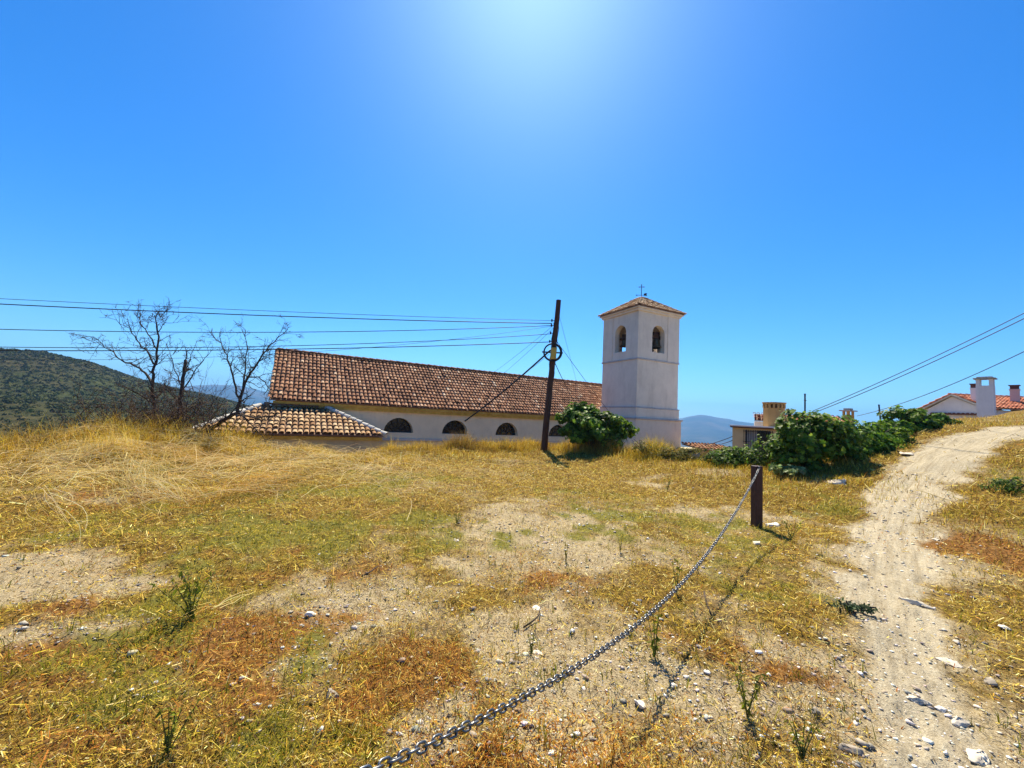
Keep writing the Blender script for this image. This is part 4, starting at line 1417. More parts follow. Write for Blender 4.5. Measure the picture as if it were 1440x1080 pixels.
# belfry: four walls with round-headed openings
mb = MB()
faces = [(TC, TA, -TP, wA, (926, 458, 496, 16.5, TC, -TP)), (TC + TP * wP, -TP, -TA, wP, (872.5, 458, 495, 14.5, TC, -TA)),
         (TC + TP * wP + TA * wA, -TA, TP, wA, None), (TC + TA * wA, TP, TA, wP, None)]
zb0 = zB + .052
spec = []
for i, (o, du, nr, W, wpx) in enumerate(faces):
    if wpx:
        px, top, sill, wid, oo, nn_ = wpx
        c = hit_plane(px, (top + sill) / 2, oo, nn_)
        l = hit_plane(px - wid / 2, (top + sill) / 2, oo, nn_); r2 = hit_plane(px + wid / 2, (top + sill) / 2, oo, nn_)
        spec.append(((c - o) @ du, abs((r2 - l) @ du) / 2, hit_plane(px, top, oo, nn_)[2], hit_plane(px, sill, oo, nn_)[2]))
    cu, hw, zt, zs = spec[i] if wpx else (W / 2, spec[i - 2][1], spec[i - 2][2], spec[i - 2][3])
    hw_ = hw * (1.05 if i < 2 else .75 if i == 2 else .3)
    ins = .0 if i % 2 == 0 else .36
    arch_wall(mb, o + du * ins, du, nr, W - 2 * ins, zb0, zE, .36, cu - ins, hw_, zs, zt - hw_, hw_, 12, i % 2 == 0)
    f0, f1 = (.71, 1.0) if i in (0, 3) else (0, .29)
    pil = MB()
    pil.par(o + du * (W * f0) + nr * .002 + ZZ * zb0, du * (W * (f1 - f0)), nr * .035, ZZ * (zE - zb0 - .002))
    pil.build('pilaster', MAT['tower_plaster'], tower)
mb.build('belfry', MAT['tower_plaster'], tower, recalc=False)
for nm, z_, h_ in (('belfry_floor', zb0, .12), ('belfry_ceiling', zE - .1, .08)):
    mb = MB(); mb.par(TC + TA * .365 + TP * .365 + ZZ * z_, TA * (wA - .73), TP * (wP - .73), ZZ * h_)
    mb.build(nm, MAT['dark_brick'], tower)
# stepped eave
mb = MB(); tower_box(mb, .12, zE + .002, zE + .14); tower_box(mb, .22, zE + .142, zE + .24)
mb.build('eave_cornice', MAT['tower_plaster'], tower, bevel=.02)
g = .30
zr = zE + .245
cor = [TC - TA * g - TP * g, TC + TA * (wA + g) - TP * g, TC + TA * (wA + g) + TP * (wP + g), TC - TA * g + TP * (wP + g)]
cor = [np.array([c[0], c[1], zr]) for c in cor]
apx = np.array([TMID[0], TMID[1], zApex])
mb = MB(); mb.add(cor + [apx], [(0, 1, 4), (1, 2, 4), (2, 3, 4), (3, 0, 4), (3, 2, 1, 0)])
tr = mb.build('pyramid_roof', MAT['mortar'], tower)
tl = MB()
for i in range(4):
    a, b2 = cor[i], cor[(i + 1) % 4]
    du = (b2 - a); L = np.linalg.norm(du); du /= L
    up = (apx - a) - du * ((apx - a) @ du); S = np.linalg.norm(up); mid = (apx - a) @ du
    tile_roof(tl, a, du, up, L, S, (lambda S, L, mid: (lambda u, v: u > mid * v / S and u < L - (L - mid) * v / S))(S, L, mid), .21, .34, .09)
for c in cor:
    ridge_caps(tl, c + ZZ * .04, apx + ZZ * .06, .10, .34, .2, 1)
tl.build('roof_tiles', MAT['tower_tile'], tr, recalc=False)
# wrought iron cross with weathervane
zt = z_at(TMID[0], TMID[1], 400.5)
base = apx + ZZ * .02
mb = MB()
mb.tube([base, np.array([apx[0], apx[1], zt])], .022, 6)
zc = zt - .16
side = np.array([math.cos(.2), -math.sin(.2), 0])
mb.tube([np.array([apx[0], apx[1], zc]) - side * .17, np.array([apx[0], apx[1], zc]) + side * .17], .024, 6)
for q in (np.array([apx[0], apx[1], zt]), np.array([apx[0], apx[1], zc]) - side * .17, np.array([apx[0], apx[1], zc]) + side * .17):
    mb.ring(q, np.cross(side, ZZ), .028, .014, 10, 5)
mb.build('cross', MAT['iron'], tower)
zv = base[2] + .18
mb = MB()
v0 = np.array([apx[0], apx[1], zv])
mb.tube([v0 - side * .28, v0 + side * .34], .014, 5)
fl = [v0 + side * .14 + ZZ * .02, v0 + side * .22 + ZZ * .14, v0 + side * .40 + ZZ * .12, v0 + side * .34 + ZZ * .03, v0 + side * .40 - ZZ * .05, v0 + side * .2 - ZZ * .04]
nrm = np.cross(side, ZZ) * .02
mb.add([p - nrm * .5 for p in fl] + [p + nrm * .5 for p in fl], [tuple(range(6)), tuple(range(6, 12))[::-1]] + [(i, (i + 1) % 6, 6 + (i + 1) % 6, 6 + i) for i in range(6)])
mb.add([v0 - side * .40, v0 - side * .28 + ZZ * .05, v0 - side * .28 - ZZ * .05, v0 - side * .28 + nrm, v0 - side * .28 - nrm], [(0, 1, 3), (0, 3, 2), (0, 2, 4), (0, 4, 1)])
mb.build('weathervane', MAT['iron'], tower)


def bell(label, c, s, yokedir):
    t = thing('bell', label, 'bell', c, 'bells in the tower')
    prof = [(.0, .0), (.16, 0), (.20, -.04), (.23, -.2), (.27, -.38), (.36, -.52), (.42, -.58), (.40, -.60), (.30, -.52)]
    mb = MB(); n = 20; vs = []
    for rr, zz in prof:
        for k in range(n):
            q = 2 * math.pi * k / n
            vs.append(np.asarray(c) + np.array([math.cos(q) * rr * s, math.sin(q) * rr * s, zz * s]))
    mb.add(vs, [(i * n + k, i * n + (k + 1) % n, (i + 1) * n + (k + 1) % n, (i + 1) * n + k) for i in range(len(prof) - 1) for k in range(n)])
    mb.tube([np.asarray(c) - ZZ * .3 * s, np.asarray(c) - ZZ * .68 * s], [.02 * s, .05 * s], 6)
    mb.build('bell_body', MAT['bronze'], t, smooth=True)
    mb = MB(); yd = np.asarray(yokedir)
    mb.par(np.asarray(c) - yd * .5 * s - np.cross(yd, ZZ) * .09 * s + ZZ * .03 * s, yd * 1.0 * s, np.cross(yd, ZZ) * .18 * s, ZZ * .2 * s)
    mb.par(np.asarray(c) - yd * .25 * s - np.cross(yd, ZZ) * .08 * s + ZZ * .232 * s, yd * .5 * s, np.cross(yd, ZZ) * .16 * s, ZZ * .26 * s)
    mb.tube([np.asarray(c) - yd * .72 * s + ZZ * .13 * s, np.asarray(c) + yd * .72 * s + ZZ * .13 * s], .03 * s, 6)
    mb.build('yoke', MAT['wood'], t, bevel=.01)


cu, hw, zt_, zs_ = spec[0]
bell('bronze bell under its wooden yoke in the tower opening facing right', TC + TA * (cu + .42) + TP * .62 + ZZ * (zs_ + (zt_ - zs_) * .58), 1.0, TA)
cu, hw, zt_, zs_ = spec[1]
o = faces[1][0]
bell('bronze bell seen against the sky in the tower opening facing left', o - TP * (cu - .42) + TA * .75 + ZZ * (zs_ + (zt_ - zs_) * .55), .8, TP)

# ------------------------------------------------------------------ leaning pole, coil and lines
PY = 18.4
pb = at(764.5, 637, PY); ptop = at(785.5, 422, PY)
gz = zg(pb[0], pb[1])
axis = (ptop - pb) / np.linalg.norm(ptop - pb)
pb0 = pb + axis * ((gz - .3 - pb[2]) / axis[2])
pole = thing('utility_pole', 'leaning dark wooden telephone pole in front of the church with a cable coil on it', 'utility pole', (pb[0], pb[1], gz))
mb = MB()
k = [pb0 + (ptop - pb0) * t for t in np.linspace(0, 1, 14)]
mb.tube([p + rng.normal(0, .008, 3) for p in k], list(np.linspace(.155, .115, 14)), 14)
mb.build('shaft', MAT['wood'], pole, smooth=False)


def on_pole(py, side=0., front=0.):
    t = (py - 637) / (422 - 637)
    return pb + (ptop - pb) * t + X0 * side + np.array([0, -1., 0]) * front


mb = MB()
cc = on_pole(498, -.06, .20)
for rr, dy in ((.40, 0), (.37, .02), (.42, -.02), (.385, -.015), (.41, .025)):
    mb.ring(cc + np.array([rng.normal(0, .01), dy, rng.normal(0, .01)]), (0.05, 1, 0), rr, .022, 32, 6)
coil = mb.build('cable_coil', MAT['cable'], pole, smooth=True)
mb = MB(); mb.box(cc + np.array([0, .05, -.03]), (.96, .05, .06)); mb.build('coil_bracket', MAT['iron'], pole)
mb = MB()
bx = on_pole(507, -.01, .19)
mb.par(bx - X0 * .13 - np.array([0, .09, 0]) - axis * .02, X0 * .26, np.array([0, .10, 0]), axis * .54)
mb.build('junction_box', MAT['box'], pole, bevel=.02)
for py in (452, 459, 470, 482):
    mb = MB(); p = on_pole(py)
    mb.tube([p, p - X0 * .26], .018, 6); mb.tube([p - X0 * .22 - ZZ * .05, p - X0 * .22 + ZZ * .07], .035, 8)
    mb.build('insulator', MAT['iron'], pole)
mb = MB()
for s in range(9):
    pass
mb.tube([on_pole(py, .118 + .02 * math.sin(py * .3), .05) for py in np.linspace(450, 540, 14)], .014, 5)
mb.tube([on_pole(py, -.125 - .03 * math.sin(py * .2), .04) for py in np.linspace(455, 520, 12)], .014, 5)
mb.build('riser_cable', MAT['cable'], pole, smooth=True)


def cable(label, p0, p1, r, mids=(), sag=0., name='cable', n=40, group=None):
    """hanging line in the vertical plane through p0 and p1; mids are photo points it passes"""
    p0 = np.asarray(p0, float); p1 = np.asarray(p1, float)
    hdir = p1 - p0; hdir[2] = 0
    nrm = np.array([-hdir[1], hdir[0], 0])
    T = [0.]; Z = [p0[2]]
    for q in mids:
        h = hit_plane(q[0], q[1], p0, nrm)
        T.append((h - p0) @ hdir / (hdir @ hdir)); Z.append(h[2])
    if len(mids) < 2:
        T.append(1.); Z.append(p1[2])
    deg = len(T) - 1
    co = np.polyfit(T, Z, deg)
    pts = []
    for t in np.linspace(0, 1, n):
        q = p0 + hdir * t
        q[2] = np.polyval(co, t) - sag * 4 * t * (1 - t)
        pts.append(q)
    mb = MB(); mb.tube(pts, r, 6)
    return tag(mb.build(name, MAT['cable'], loc=p0, smooth=True), label, 'cable', group)


GL = 'lines strung from the pole towards the left'
far = at(-330, 470, 13.5)
cable('thin topmost line from the pole, above the double thick one', on_pole(452, -.2), far, .010, [(420, 439), (0, 420)], group=GL)
cable('thick line just under the topmost one, ending at the pole', on_pole(456, -.2), far, .020, [(420, 445.5), (0, 427.5)], group=GL)
cable('single level line halfway between the upper and the lower pair', on_pole(459, -.2), far, .015, [(420, 467), (0, 463)], group=GL)
cable('upper line of the lower pair that crosses the leafless trees', on_pole(471, -.2), far, .014, [(420, 486), (0, 488)], group=GL)
cable('lower thicker line of the lower pair, grazing the church roof corner', on_pole(482.5, -.2), far, .019, [(420, 490.8), (0, 493)], group=GL)
cable('faint lowest line crossing in front of the hill and leafless trees', on_pole(460, -.2), far, .007, [(420, 496), (0, 505.5)], group=GL)
GD = 'lines dropping from the pole to the church and houses'
cable('thick black cable slanting from the pole down to a church window', on_pole(494, -.15), hit_plane(654, 592, WO - P_ * .02, P_), .040, sag=.12, group=GD)
rp = lambda px, py: hit_plane(px, py, EL + nn * .15, nn)
cable('upper one of two thin lines dropping to the ridge of the church roof', on_pole(458, -.1), rp(694, 524), .008, sag=.05, group=GD)
cable('lower one of two thin lines dropping to the ridge of the church roof', on_pole(462, -.1), rp(706, 527), .008, sag=.05, group=GD)
cable('thin line from the coil down onto the brown roof next to the thick black cable', on_pole(500, -.2), rp(722, 536), .007, sag=.05, group=GD)
cable('steep thin line from high on the pole to the roof in front of the tower', on_pole(444, .1), rp(812, 541), .008, sag=.03, group=GD)
cable('line from beside the coil down to the foot of the tower', on_pole(481, .1), hit_plane(862, 586, TC, -TA) - TA * .02, .013, sag=.04, group=GD)
cable('cable hanging from the coil to the roof behind the fig bush', on_pole(512, .12), rp(812, 572), .018, sag=.1, group=GD)
GR = 'lines climbing to the right edge'
cable('upper one of the close pair of lines rising over the hedge', at(1143, 578, 15), at(1530, 394, 9.5), .012, [(1300, 508.5), (1440, 440.5)], group=GR)
cable('lower one of the close pair of lines rising over the hedge', at(1146, 580, 15), at(1530, 405, 9.5), .013, [(1300, 514.5), (1440, 448)], group=GR)
cable('single line rising from the short leaning post over the white house', at(1205, 585, 19), at(1530, 452, 9.5), .011, [(1320, 548), (1440, 494.5)], group=GR)
cable('short dark line running from below the tower up to the ochre house', at(990, 626, 24), at(1032, 613, 20.5), .016, sag=.05, group='short lines beside the ochre house')
cable('short dark line just below another one left of the ochre house', at(1000, 627, 24), at(1032, 618.5, 20.5), .016, sag=.05, group='short lines beside the ochre house')


def small_post(label, px, ytop, ybot, Y, r):
    a = at(px[0], ytop, Y); b2 = at(px[1], ybot, Y)
    b2 = np.array([b2[0], b2[1], zg(b2[0], b2[1]) - .1])
    mb = MB(); mb.tube([b2, a], [r, r * .95], 10); mb.tube([a, a + ZZ * .03], [r * 1.25, r * 1.1], 10)
    mb.ring(a - ZZ * .18, ZZ, r * 1.1, .012, 12, 5)
    tag(mb.build('metal_post', MAT['grey_metal'], loc=b2, smooth=False), label, 'post')


small_post('upright grey metal post rising behind the tallest fig bush', (1132, 1132), 555, 640, 12.2, .024)
small_post('short leaning grey post carrying a single line beyond the hedge', (1236, 1239.5), 570, 600, 15.5, .028)

# ------------------------------------------------------------------ chain barrier
PXY = ground(1064, 741)
PXY[2] = zg(PXY[0], PXY[1])
ptz = z_at(PXY[0], PXY[1], 655)
post = thing('chain_post', 'short dark red brown square post holding the end of the chain', 'post', PXY, 'posts of the chain barrier')
mb = MB(); mb.box(PXY - ZZ * .25, (.135, .12, ptz - PXY[2] + .25), R_(12)); mb.build('shaft', MAT['post'], post, bevel=.012)
mb = MB(); mb.ring(np.array([PXY[0] - .02, PXY[1] - .09, ptz - .03]), (1, .1, 0), .022, .006, 14, 6); mb.build('eye_bolt', MAT['steel'], post, smooth=True)
# plan line fitted to the chain and its shadow
slope_ = 1.235
ca = np.array([PXY[0] - .02, PXY[1] - .09, 0]); cn = np.array([-slope_, 1, 0])
K = [(ca[1], ptz - .04)] + [tuple(hit_plane(x, y, ca, cn)[1:]) for x, y in [(1053, 687), (1033, 724), (1013, 753), (969, 809), (924, 851), (880, 891), (836, 924), (791, 951), (747, 976), (702, 1000), (658, 1022), (613, 1042), (556, 1064), (522, 1079)]] + [(.2, 1.0)]
K = np.array(K)
co = np.polyfit(K[:, 0], K[:, 1], 5)
px0 = PXY[0] - .02
ys = np.linspace(PXY[1] - .09, .22, 4000)
xs = px0 + (ys - (PXY[1] - .09)) / slope_
zs = np.polyval(co, ys)
pts = np.stack([xs, ys, zs], 1)
seg = np.linalg.norm(np.diff(pts, axis=0), axis=1); cum = np.concatenate([[0], np.cumsum(seg)])
PITCH = .0325
nl = int(cum[-1] / PITCH)
loop_pts = []
hs, rc_ = .0088, .0118
for k in range(7):
    q = -math.pi / 2 + math.pi * k / 6; loop_pts.append((hs + rc_ * math.cos(q), rc_ * math.sin(q)))
for k in range(7):
    q = math.pi / 2 + math.pi * k / 6; loop_pts.append((-hs + rc_ * math.cos(q), rc_ * math.sin(q)))
wr = .0043
mb = MB()
for i in range(nl):
    s_ = (i + .5) * PITCH
    c = np.array([np.interp(s_, cum, pts[:, k]) for k in range(3)])
    c2 = np.array([np.interp(min(cum[-1], s_ + .01), cum, pts[:, k]) for k in range(3)])
    d = c2 - c; d /= np.linalg.norm(d)
    a = np.cross(d, ZZ); a /= np.linalg.norm(a); b2 = np.cross(a, d)
    an = (math.pi / 4 if i % 2 else -math.pi / 4) + rng.normal(0, .14) + .15
    e = a * math.cos(an) + b2 * math.sin(an); f = np.cross(d, e)
    m = len(loop_pts); vs = []
    for j in range(m):
        u, v = loop_pts[j]; u2, v2 = loop_pts[(j + 1) % m]; u0, v0_ = loop_pts[j - 1]
        tx, ty = u2 - u0, v2 - v0_; tn = math.hypot(tx, ty); nx, ny = ty / tn, -tx / tn
        for q in range(7):
            w = 2 * math.pi * q / 7
            vs.append(c + d * (u + nx * wr * math.cos(w)) + e * (v + ny * wr * math.cos(w)) + f * wr * math.sin(w))
    mb.add(vs, [(j * 7 + q, ((j + 1) % m) * 7 + q, ((j + 1) % m) * 7 + (q + 1) % 7, j * 7 + (q + 1) % 7) for j in range(m) for q in range(7)])
tag(mb.build('chain', MAT['steel'], loc=pts[2000], smooth=True, recalc=False), 'grey steel link chain sagging from the brown post towards the viewer', 'chain')


# ------------------------------------------------------------------ houses
def house_frame(px0, px1, py, Y, deep_ang):
    """front corner points of a house seen at depth Y"""
    return at(px0, py, Y), at(px1, py, Y)


# ochre house with barred window
HY = 20.5
o = at(1030, 604, HY); e = at(1124, 606, 19.1)
hu = e - o; hu[2] = 0; hwid = np.linalg.norm(hu); hu /= hwid; hn = np.array([hu[1], -hu[0], 0])
hn = hn if hn[1] < 0 else -hn
hz = z_at(o[0], o[1], 601)
ochre = thing('ochre_house', 'low ochre house with a flat roof slab, barred window and stout chimney', 'house', (o[0] + hu[0] * 1.6, o[1] + hu[1] * 1.6, -3.5))
b0 = np.array([o[0], o[1], 0])
W_ = hwid + 4.5
wu0 = ((hit_plane(1048, 615, b0, hn) - b0) @ hu); wu1 = ((hit_plane(1084, 615, b0, hn) - b0) @ hu)
wz1 = z_at(*(b0 + hu * wu0)[:2], 604.5); wz0 = wz1 - 1.15
mb = MB()
D_ = 6.0
q = lambda pts, dp=0.: mb.add([b0 + hu * u + ZZ * z - hn * dp for u, z in pts], [tuple(range(len(pts)))])
q([(0, -3.5), (wu0, -3.5), (wu0, hz), (0, hz)]); q([(wu1, -3.5), (W_, -3.5), (W_, hz), (wu1, hz)])
q([(wu0, -3.5), (wu1, -3.5), (wu1, wz0), (wu0, wz0)]); q([(wu0, wz1), (wu1, wz1), (wu1, hz), (wu0, hz)])
for (ua, za), (ub, zb) in zip([(wu0, wz0), (wu1, wz0), (wu1, wz1), (wu0, wz1)], [(wu1, wz0), (wu1, wz1), (wu0, wz1), (wu0, wz0)]):
    mb.add([b0 + hu * ua + ZZ * za, b0 + hu * ub + ZZ * zb, b0 + hu * ub + ZZ * zb - hn * .22, b0 + hu * ua + ZZ * za - hn * .22], [(0, 1, 2, 3)])
q([(0, -3.5), (W_, -3.5), (W_, hz), (0, hz)], D_)
for u in (0, W_):
    mb.add([b0 + hu * u + ZZ * -3.5, b0 + hu * u - hn * D_ + ZZ * -3.5, b0 + hu * u - hn * D_ + ZZ * hz, b0 + hu * u + ZZ * hz], [(0, 1, 2, 3)])
mb.build('wall', MAT['ochre'], ochre, recalc=False)
mb = MB(); mb.par(b0 - hu * .10 + hn * .16 + ZZ * (hz + .002), hu * (W_ + .2), -hn * (D_ + .3), ZZ * .06); mb.build('roof_edge', MAT['dark_brick'], ochre)
mb = MB(); mb.par(b0 - hu * .12 + hn * .20 + ZZ * (hz + .064), hu * (W_ + .24), -hn * (D_ + .36), ZZ * .07); mb.build('roof_slab', MAT['white'], ochre, bevel=.01)
mb = MB()
fr = b0 - hn * .16
for (u, z, du_, dz) in ((wu0 + .002, wz0, .05, wz1 - wz0), (wu1 - .052, wz0, .05, wz1 - wz0), ((wu0 + wu1) / 2 - .025, wz0, .05, wz1 - wz0)):
    mb.par(fr + hu * u + ZZ * z, hu * du_, -hn * .05, ZZ * dz)
win = mb.build('window', MAT['grey_metal'], ochre)
mb = MB(); mb.par(fr - hn * .052 + hu * wu0 + ZZ * wz0, hu * (wu1 - wu0), -hn * .01, ZZ * (wz1 - wz0)); mb.build('pane', MAT['glass'], win)
mb = MB(); mb.par(fr - hn * .035 + hu * (wu0 + .08) + ZZ * wz0, hu * (wu1 - wu0) * .42, -hn * .012, ZZ * (wz1 - wz0)); mb.build('curtain', MAT['curtain'], win)
mb = MB()
for u in np.linspace(wu0 - .06, wu1 + .06, 13):
    mb.tube([b0 + hn * .09 + hu * u + ZZ * (wz0 - .05), b0 + hn * .09 + hu * u + ZZ * (wz1 + .02)], .012, 5)
for z in (wz0 + .1, (wz0 + wz1) / 2, wz1 - .06):
    mb.tube([b0 + hn * .09 + hu * (wu0 - .1) + ZZ * z, b0 + hn * .09 + hu * (wu1 + .1) + ZZ * z], .014, 5)
mb.build('grille', MAT['iron'], win)
# stout octagonal chimney with slots under its lid
ch = at(1088.5, 596, 20.6); ct = z_at(ch[0], ch[1], 566.5); cb = hz + .12
R1 = 13.2 * 20.6 / F


def ngon(c, r, n, ph=0.):
    return [(c[0] + r * math.cos(2 * math.pi * k / n + ph), c[1] + r * math.sin(2 * math.pi * k / n + ph)) for k in range(n)]


mb = MB(); zsl = ct - .28
mb.prism(ngon(ch, R1, 8, .39), cb, zsl)
for k in range(16):
    a = 2 * math.pi * (k + .5) / 16
    mb.box((ch[0] + math.cos(a) * R1 * .90, ch[1] + math.sin(a) * R1 * .90, zsl + .001), (.10, .13, .2), a + 1.57)
chim = mb.build('chimney', MAT['chimney_ochre'], ochre)
mb = MB(); mb.prism(ngon(ch, R1 * 1.04, 16), zsl + .203, ct - .04); mb.prism(ngon(ch, R1 * 1.12, 16), ct - .038, ct + .01); mb.build('lid', MAT['chimney_ochre'], chim)
mb = MB(); mb.prism(ngon(ch, R1 * .72, 12), zsl + .001, zsl + .2); mb.build('flue', MAT['dark_brick'], chim)
# house behind with a sliver of red tiles and a small vent chimney
ry = 26.0
a = at(1061, 592, ry); b2 = at(1190, 594, 23.6); a[2] = b2[2] = (a[2] + b2[2]) / 2
rd = b2 - a; rl = np.linalg.norm(rd); rd /= rl; rn = np.array([-rd[1], rd[0], 0])
redh = thing('red_roof_house', 'house behind the hedge showing only a strip of red tiled roof and a small vent', 'house', (a[0] + rd[0] * 2, a[1] + rd[1] * 2, -3.5))
mb = MB(); mb.par(np.array([a[0], a[1], -3.5]) + rn * .3, rd * rl, rn * 5.0, ZZ * (a[2] + 3.42)); mb.build('wall', MAT['white'], redh)
mb = MB(); up = rn * 2.6 + ZZ * .48
mb.par(a - ZZ * .06, rd * rl, up, ZZ * .05); rr_ = mb.build('roof', MAT['mortar'], redh)
tl = MB(); tile_roof(tl, a, rd, up, rl, np.linalg.norm(up), None, .24, .4, .1); tl.build('roof_tiles', MAT['red_tile'], rr_, recalc=False)
vc = at(1193, 590, 24.6); vt = z_at(vc[0], vc[1], 574)
mb = MB(); mb.box((vc[0], vc[1], a[2] - .4), (.42, .42, vt - .42 - a[2] + .4), .4)
for s1, s2_ in ((-1, -1), (1, -1), (1, 1), (-1, 1)):
    mb.box((vc[0] + s1 * .15, vc[1] + s2_ * .15, vt - .418), (.1, .1, .22), .4)
mb.build('chimney', MAT['chimney_ochre'], redh)
mb = MB(); mb.box((vc[0], vc[1], vt - .196), (.78, .6, .06), .4); mb.box((vc[0], vc[1], vt - .134), (.34, .34, .12), .4); mb.build('chimney_cap', MAT['cap'], redh)

# lower house left of the ochre one: a sliver of brown roof
ly = 24.0
a = at(990, 631, ly); b2 = at(1040, 629, ly + .6); a[2] = b2[2] = (a[2] + b2[2]) / 2 - .16
rd = b2 - a; rl = np.linalg.norm(rd); rd /= rl; rn = np.array([-rd[1], rd[0], 0])
low = thing('low_house', 'low house below the tower showing just the edge of its brown roof', 'house', (a[0] + rd[0] * 2, a[1] + rd[1] * 2, -4.5))
mb = MB(); mb.par(np.array([a[0], a[1], -4.5]) + rn * .3, rd * rl, rn * 3.0, ZZ * (a[2] + 4.42)); mb.build('wall', MAT['chapel'], low)
mb = MB(); up = rn * 2.0 + ZZ * .22
mb.par(a - ZZ * .06, rd * rl, up, ZZ * .05); rr_ = mb.build('roof', MAT['mortar'], low)
tl = MB(); tile_roof(tl, a, rd, up, rl, np.linalg.norm(up), None, .24, .4, .1); tl.build('roof_tiles', MAT['nave_tile'], rr_, recalc=False)

# white house above the track
WY = 30.0
wl = at(1302, 577, WY); wr_ = at(1392, 579, 27.36)
wd = wr_ - wl; wd[2] = 0; ww = np.linalg.norm(wd); wd /= ww; wn = np.array([-wd[1], wd[0], 0])
apex = at(1338, 555, 28.8)
ua = (apex - wl) @ wd
wz = z_at(wl[0], wl[1], 577.5); wz2 = z_at(wr_[0], wr_[1], 573)
zlow = min(wz, wz2) + .05
wht = thing('white_house', 'whitewashed house with a low gable and several chimneys above the dirt track', 'house', (apex[0], apex[1], -1.0))
w0 = np.array([wl[0], wl[1], 0])
mb = MB()
depth_ = 6.0
pts = [w0 + ZZ * -1, w0 + wd * ww + ZZ * -1, w0 + wd * ww + ZZ * zlow, w0 + wd * ua + ZZ * (apex[2] - .12), w0 + ZZ * zlow]
n = len(pts)
mb.add(pts + [p + wn * depth_ for p in pts], [tuple(range(n)), tuple(range(n, 2 * n))[::-1]] + [(i, (i + 1) % n, n + (i + 1) % n, n + i) for i in range(n)])
mb.build('wall', MAT['white'], wht)
mb = MB()
for end in (-.35, ww + .1):
    a = w0 + wd * end + ZZ * (zlow - .10 if end < 0 else zlow - .02); b2 = w0 + wd * ua + ZZ * (apex[2] - .08)
    mb.par(a - wn * .25, b2 - a, wn * (depth_ + .3), ZZ * .10)
rf = mb.build('gable_roof', MAT['hip_mortar'], wht)
tl = MB()
a = w0 + wd * (ww + .1) + ZZ * (zlow + .10); b2 = w0 + wd * ua + ZZ * (apex[2] + .03)
tile_roof(tl, a - wn * .2, wn, b2 - a, depth_, np.linalg.norm(b2 - a), None, .24, .4, .1)
a = w0 - wd * .35 + ZZ * (zlow - .01)
tile_roof(tl, a - wn * .2, wn, b2 - a, depth_, np.linalg.norm(b2 - a), None, .24, .4, .1)
tl.build('roof_tiles', MAT['red_tile'], rf, recalc=False)
# brick dentil band with a thin tiled ledge across the front
mb = MB(); zl_ = z_at(wl[0], wl[1], 580.5) - .12
mb.par(w0 - wn * .22 + wd * .25 + ZZ * zl_, wd * (ww - .1), wn * .218, ZZ * .10)
for i in range(int((ww - .3) / .22)):
    mb.par(w0 - wn * .20 + wd * (.3 + i * .22) + ZZ * (zl_ + .102), wd * .11, wn * .19, ZZ * .05)
mb.build('brick_band', MAT['dark_brick'], wht)


def chimney(parent, px0, px1, top, Y, mat, style, zb):
    c = at((px0 + px1) / 2, top, Y); zt = z_at(c[0], c[1], top); w = (px1 - px0) * Y / F * .74
    mb = MB()
    an = math.atan2(wd[1], wd[0])
    if style == 'open':
        zo = zt - .62
        mb.box((c[0], c[1], zb), (w, w * .8, zo - zb), an)
        ca, sa = math.cos(an), math.sin(an)
        for s1 in (-1, 0.12, 1):
            for s2 in (-1, 1):
                ox, oy = s1 * (w / 2 - .1), s2 * (w * .4 - .1)
                if s1 == .12:
                    continue
                mb.box((c[0] + ox * ca - oy * sa, c[1] + ox * sa + oy * ca, zo + .002), (.18, .18, .44), an)
        o = mb.build('chimney', mat, parent)
        mb = MB(); mb.box((c[0], c[1], zt - .175), (w * 1.28, w * 1.06, .08), an); mb.box((c[0], c[1], zt - .093), (w * .9, w * .7, .09), an); mb.build('cap', MAT['cap'], o, bevel=.015)
    else:
        mb.box((c[0], c[1], zb), (w * .86, w * .86, zt - .42 - zb), an)
        mb.box((c[0], c[1], zt - .418), (w, w, .07), an)
        o = mb.build('chimney', mat, parent)
        mb = MB(); mb.box((c[0], c[1], zt - .346), (w * .8, w * .8, .25), an); mb.box((c[0], c[1], zt - .094), (w * 1.06, w * 1.06, .06), an); mb.build('cap', MAT['dark_brick'], o)
    return o


chimney(wht, 1374, 1396, 530, 26.9, MAT['white'], 'open', 1.0)
chimney(wht, 1364.5, 1374.5, 539, 28.6, MAT['white'], 'pot', 2.0)
# attached wing with the red roof running out of the frame
ra = at(1394, 572, 28.2); rb = at(1520, 579, 27.6); ra[2] = rb[2] = ra[2] - .1
rd = rb - ra; rl = np.linalg.norm(rd); rd /= rl; rn = np.array([-rd[1], rd[0], 0])
wing = thing('red_roofed_house', 'neighbouring house with an orange red tiled roof running past the edge', 'house', (ra[0] + rd[0] * 3, ra[1] + rd[1] * 3, -1.0))
rt = z_at(*(ra + rn * 3.0)[:2], 555.5)
up = rn * 3.0 + ZZ * (rt - ra[2])
mb = MB(); mb.par(np.array([ra[0], ra[1], -1.]) + rn * .3, rd * rl, rn * 5.4, ZZ * (ra[2] + .9)); mb.build('wall', MAT['white'], wing)
mb = MB(); mb.par(ra - ZZ * .06, rd * rl, up, ZZ * .05); mb.par(ra + rn * 6 - ZZ * .06, rd * rl, -rn * 3 + ZZ * (rt - ra[2]), ZZ * .05)
rf = mb.build('roof', MAT['mortar'], wing)
tl = MB(); tile_roof(tl, ra, rd, up, rl, np.linalg.norm(up), None, .24, .4, .1)
ridge_caps(tl, ra + up + ZZ * .05, ra + up + rd * rl + ZZ * .05, .12, .4, .3, 1)
tl.build('roof_tiles', MAT['red_tile'], rf, recalc=False)
chimney(wing, 1420, 1433, 541, 29.6, MAT['pinkwash'], 'pot', 2.2)

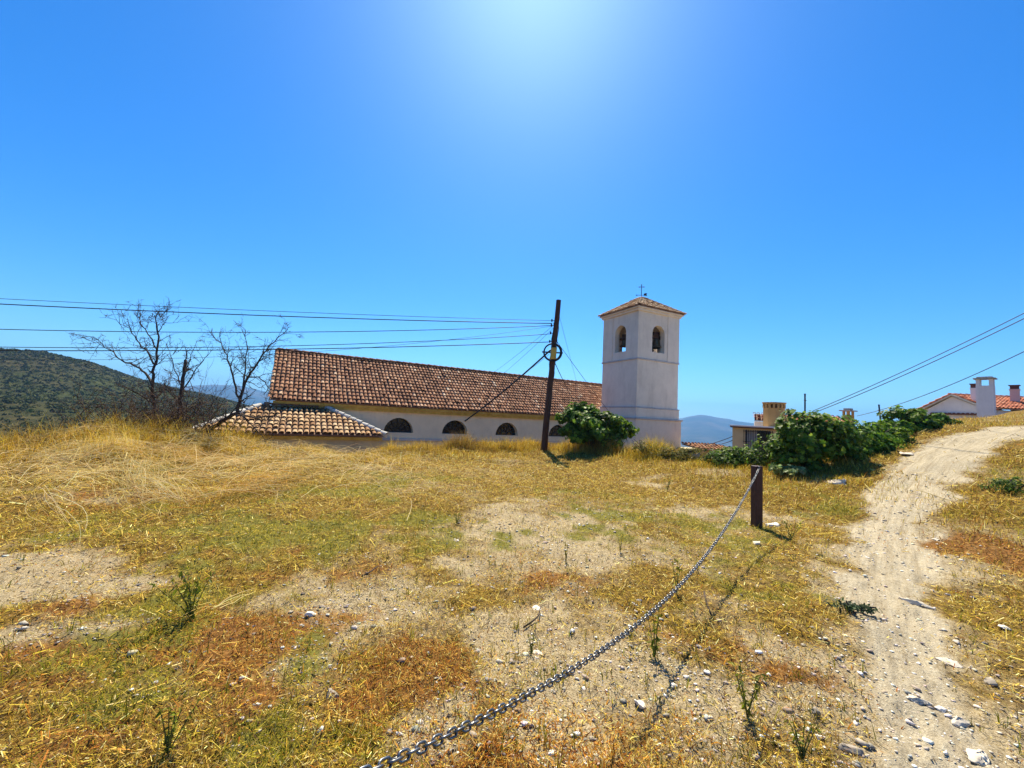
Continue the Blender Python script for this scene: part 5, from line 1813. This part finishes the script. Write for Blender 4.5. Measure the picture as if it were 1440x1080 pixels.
# ------------------------------------------------------------------ haze
m, nt, out = new_mat('valley_haze')
v = node(nt, 'ShaderNodeVolumePrincipled', Density=.00023, Anisotropy=.2)
v.inputs['Color'].default_value = (.19, .475, .95, 1)
nt.links.new(v.outputs[0], out.inputs['Volume'])
mb = MB(); mb.par((-5400, -5400, -420), (10800, 0, 0), (0, 10800, 0), (0, 0, 720))
hz_o = mb.build('haze', m)
tag(hz_o, kind='stuff')

# ------------------------------------------------------------------ light, sky and camera
EL_S = R_(54)
w = bpy.data.worlds.new('World'); bpy.context.scene.world = w; w.use_nodes = True
nt = w.node_tree
bg = nt.nodes['Background']
sky = nt.nodes.new('ShaderNodeTexSky'); sky.sky_type = 'NISHITA'; sky.sun_disc = False
sky.sun_elevation = EL_S; sky.sun_rotation = 0.0
sky.altitude = 400; sky.air_density = 1.0; sky.dust_density = .55; sky.ozone_density = 2.5
hs_ = nt.nodes.new('ShaderNodeHueSaturation'); hs_.inputs['Saturation'].default_value = 1.45
nt.links.new(sky.outputs[0], hs_.inputs['Color'])
nt.links.new(mixc(nt, 1.0, hs_.outputs[0], (.57, .87, 1.06), 'MULTIPLY'), bg.inputs[0])
bg.inputs[1].default_value = .083
sl = bpy.data.lights.new('sun', 'SUN'); sl.energy = 5.0; sl.angle = R_(.55); sl.color = (1, .91, .71)
so = bpy.data.objects.new('sun', sl); C.objects.link(so); so.rotation_euler = (-(math.pi / 2 - EL_S), 0, 0)

cd = bpy.data.cameras.new('camera'); cd.sensor_width = 36; cd.lens = F / 1440 * 36; cd.clip_start = .02; cd.clip_end = 30000
cam = bpy.data.objects.new('camera', cd); C.objects.link(cam)
Mx = Matrix(((RT[0], UP[0], -FW[0], EYE[0]), (RT[1], UP[1], -FW[1], EYE[1]), (RT[2], UP[2], -FW[2], EYE[2]), (0, 0, 0, 1)))
cam.matrix_world = Mx
sc = bpy.context.scene
sc.camera = cam
sc.view_settings.view_transform = 'Standard'; sc.view_settings.look = 'None'
sc.view_settings.exposure = 1.1; sc.view_settings.gamma = 1.0
sc.cycles.volume_bounces = 0
sc.cycles.max_bounces = 6
sc.cycles.transparent_max_bounces = 6
